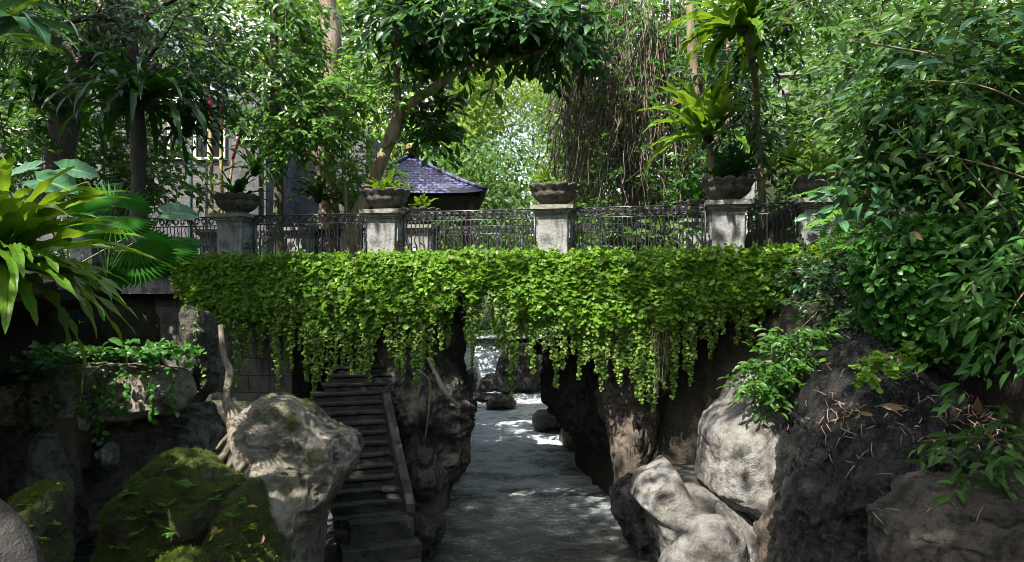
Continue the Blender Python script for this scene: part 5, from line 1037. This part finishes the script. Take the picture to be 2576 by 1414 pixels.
for k in range(190):
    px, py = (rng.normal(2200, 130), rng.normal(1040, 120)) if k < 95 else ((rng.normal(2470, 60), rng.normal(1075, 28)) if k < 150 else (rng.normal(2120, 40), rng.normal(1045, 25)))
    h = hit(px, py)
    if h is None: continue
    dv = rng.normal(size=3); dv -= h[1] * np.dot(dv, h[1]); dv = norm(dv); ln = rng.uniform(.05, .2); c = h[0] + h[1] * .012
    mb.tube(np.stack([c - dv * ln / 2, c + h[1] * .012, c + dv * ln / 2]), rng.uniform(.003, .007), 4, tint=rng.random())
tag(single('litter', 'straw and twigs scattered over the wet black boulder', 'litter', mb, bark_mat('straw', (.20, .13, .08), (.42, .30, .2)), kind='stuff'))
# dead trunk with claw-like roots
t = thing('dead_trunk', 'thin dead trunk with claw-like roots gripping the shadowed rock shelf', 'trunk', W(590, 1180, 11.3))
mb = MB(); limb(mb, [(557, 820, 13.4, .05), (563, 890, 13.1, .055), (578, 940, 12.8, .07), (570, 1000, 12.4, .065), (588, 1040, 12.1, .12), (592, 1090, 11.8, .10)], 40, 9, wob=.5, seed=150); obj('trunk', mb, M_ROOT, t)
for k, s in enumerate([[(592, 1080, 11.8, .09), (580, 1120, 11.5, .055), (565, 1150, 11.2, .05), (548, 1170, 11, .04), (530, 1200, 10.9, .02)], [(592, 1080, 11.8, .09), (610, 1120, 11.5, .06), (618, 1150, 11.2, .05), (600, 1180, 11, .04), (590, 1215, 10.9, .02)], [(588, 1090, 11.7, .07), (590, 1130, 11.4, .05), (575, 1165, 11.1, .045), (552, 1195, 10.9, .025)], [(600, 1090, 11.7, .06), (630, 1130, 11.4, .04), (640, 1180, 11, .025)], [(585, 1090, 11.7, .06), (560, 1110, 11.5, .03), (545, 1130, 11.3, .02)]]):
    mb = MB(); limb(mb, s, 20, 7, wob=.8, seed=151 + k); obj('root', mb, M_ROOT, t)
t = thing('aerial_root', 'pale roots snaking down the eroded rock pillar', 'root', W(1095, 1000, 14.7))
for k, s in enumerate([[(1075, 900, 14.9, .03), (1095, 940, 14.7, .04), (1115, 980, 14.6, .05), (1150, 1020, 14.6, .03)], [(1050, 930, 14.8, .015), (1080, 960, 14.7, .02), (1078, 1040, 14.6, .02), (1068, 1110, 14.7, .015)]]): mb = MB(); limb(mb, s, 20, 6, wob=.6, seed=160 + k); obj('root', mb, M_ROOT, t)
mb = MB(); limb(mb, [(-140, 1230, 5.9, .20), (-30, 1320, 5.9, .20), (20, 1390, 5.9, .22), (60, 1500, 5.9, .24)], 40, 14, wob=.3, seed=165)
single('log', 'thick grey log mottled with pale lichen, jutting in beside the mossy stump', 'log', mb, rock_mat('grey_log_bark', (.035, .032, .03), (.09, .085, .08), (.02, .018, .017), .4, lichen=1., scale=.8, bump=.9))

# ------------------------------------------------------------------ unseen tree canopy overhead, its holes and clumps placed to shape sun and shade
rng = R(200); n = 1500; C = np.stack([rng.uniform(-19, 17, n), rng.uniform(-18, 14.5, n), rng.uniform(13.5, 17, n)], 1)
HOLES = [(1560, 770, 16.2, 2.2), (1400, 690, 16.4, 1.4), (1230, 690, 16.8, .8), (1700, 700, 16, .9), (1640, 930, 15.2, .5), (900, 690, 17.3, .55), (740, 700, 17.6, .5), (1070, 700, 17, .6), (1720, 1260, 10.8, .55), (1840, 1120, 11, .55), (1900, 1000, 11.3, .4), (740, 1110, 11.2, .8), (840, 1130, 11.2, .35), (1393, 570, 16.6, .5), (622, 570, 18.1, .3), (1595, 1090, 15, .3), (1470, 1195, 19.5, .6), (1330, 1080, 27, .8),
         (60, 560, 8.2, .5), (250, 500, 10, .35), (1868, 80, 14, .7), (1780, 330, 16, .6), (1740, 590, 19.3, .6), (400, 985, 12.8, .75), (180, 1130, 12.3, .5), (500, 900, 14, .4), (430, 850, 17.5, .5), (250, 960, 12.8, .5), (2090, 560, 10.8, .7), (1500, 1100, 20, .5), (1400, 1150, 20, .4), (2300, 650, 10.3, .4), (2250, 380, 10, .5), (440, 1220, 9.6, .6), (560, 1300, 9.3, .3), (150, 985, 12.8, .4), (2140, 1150, 8.6, .4), (1000, 760, 16.6, .5), (620, 760, 17.3, .5), (1900, 700, 15.4, .6), (2120, 120, 10.5, .6), (2400, 250, 9.6, .6), (2480, 520, 9, .4), (2330, 700, 9.3, 1.1), (2200, 480, 10, .4), (1960, 930, 11, .4), (2500, 740, 7.2, .3), (300, 540, 9.6, .4), (2170, 980, 9.2, .7)]
keep = fbm(C * [.16, .16, 0.], 3, 201) > -.42
for (px, py, Y, r) in HOLES:
    q = W(px, py, Y); d = C - q; d = d - (d @ SUN)[:, None] * SUN; keep &= np.linalg.norm(d, axis=1) > r + .55
C = C[keep]
for (px, py, Y, r, k) in [(600, 850, 17.5, 1.6, 40), (300, 1200, 13, .7, 10), (950, 1120, 15.5, 1.1, 26), (1080, 1060, 16.5, .9, 22), (1830, 1000, 16.6, 1.5, 36), (2250, 1280, 9, 1.2, 30), (200, 800, 15, 1.2, 14), (1050, 1380, 13, .9, 16), (1330, 1330, 14.5, 1.2, 20), (2500, 1300, 7, .8, 16), (300, 300, 16, 1.6, 26), (2450, 800, 10, 1., 18), (1200, 1300, 15, 1.2, 26), (1350, 1250, 17, 1.2, 26), (1450, 1370, 14, 1., 20), (1250, 1400, 13, 1., 16)]:
    q = W(px, py, Y); q = q + SUN * (14.8 - q[2]) / SUN[2]; e = rng.normal(size=(k, 3)) * [r * .6, r * .6, .5]; C = np.concatenate([C, q + e])
n = len(C); per = 26; P = (C[:, None] + rng.normal(size=(n, per, 3)) * [.55, .55, .25]).reshape(-1, 3); m = len(P); LL = .38 * (.6 + .7 * rng.random(m))
mb = MB(); leaves(mb, P, rng.normal(size=(m, 3)) * [1, 1, .3], rng.normal(size=(m, 3)) * .45 + [0, 0, 1], LL, LL * .5, 'kite', rng.random(m))
single('canopy', 'unseen leafy tree canopy over the gorge, shaped to dapple and shade it', 'canopy', mb, M_TREE, kind='stuff')
rng = R(210); n = 520; C = np.stack([rng.uniform(-24, 24, n), rng.uniform(-22, -13, n), rng.uniform(-1, 15, n)], 1); C = np.concatenate([C, np.stack([rng.uniform(-24, -13, 160), rng.uniform(-14, 7, 160), rng.uniform(4, 15, 160)], 1), np.stack([rng.uniform(13, 22, 160), rng.uniform(-14, 5, 160), rng.uniform(4, 15, 160)], 1)]); n = len(C); per = 22
P = (C[:, None] + rng.normal(size=(n, per, 3)) * [1., 1., .7]).reshape(-1, 3); m = len(P); LL = .8 * (.6 + .7 * rng.random(m)); mb = MB(); leaves(mb, P, rng.normal(size=(m, 3)), rng.normal(size=(m, 3)) * .5 + [0, .4, .8], LL, LL * .55, 'kite', rng.random(m))
single('forest', 'green trees closing in the gorge behind the viewer', 'trees', mb, M_DARK, kind='stuff')
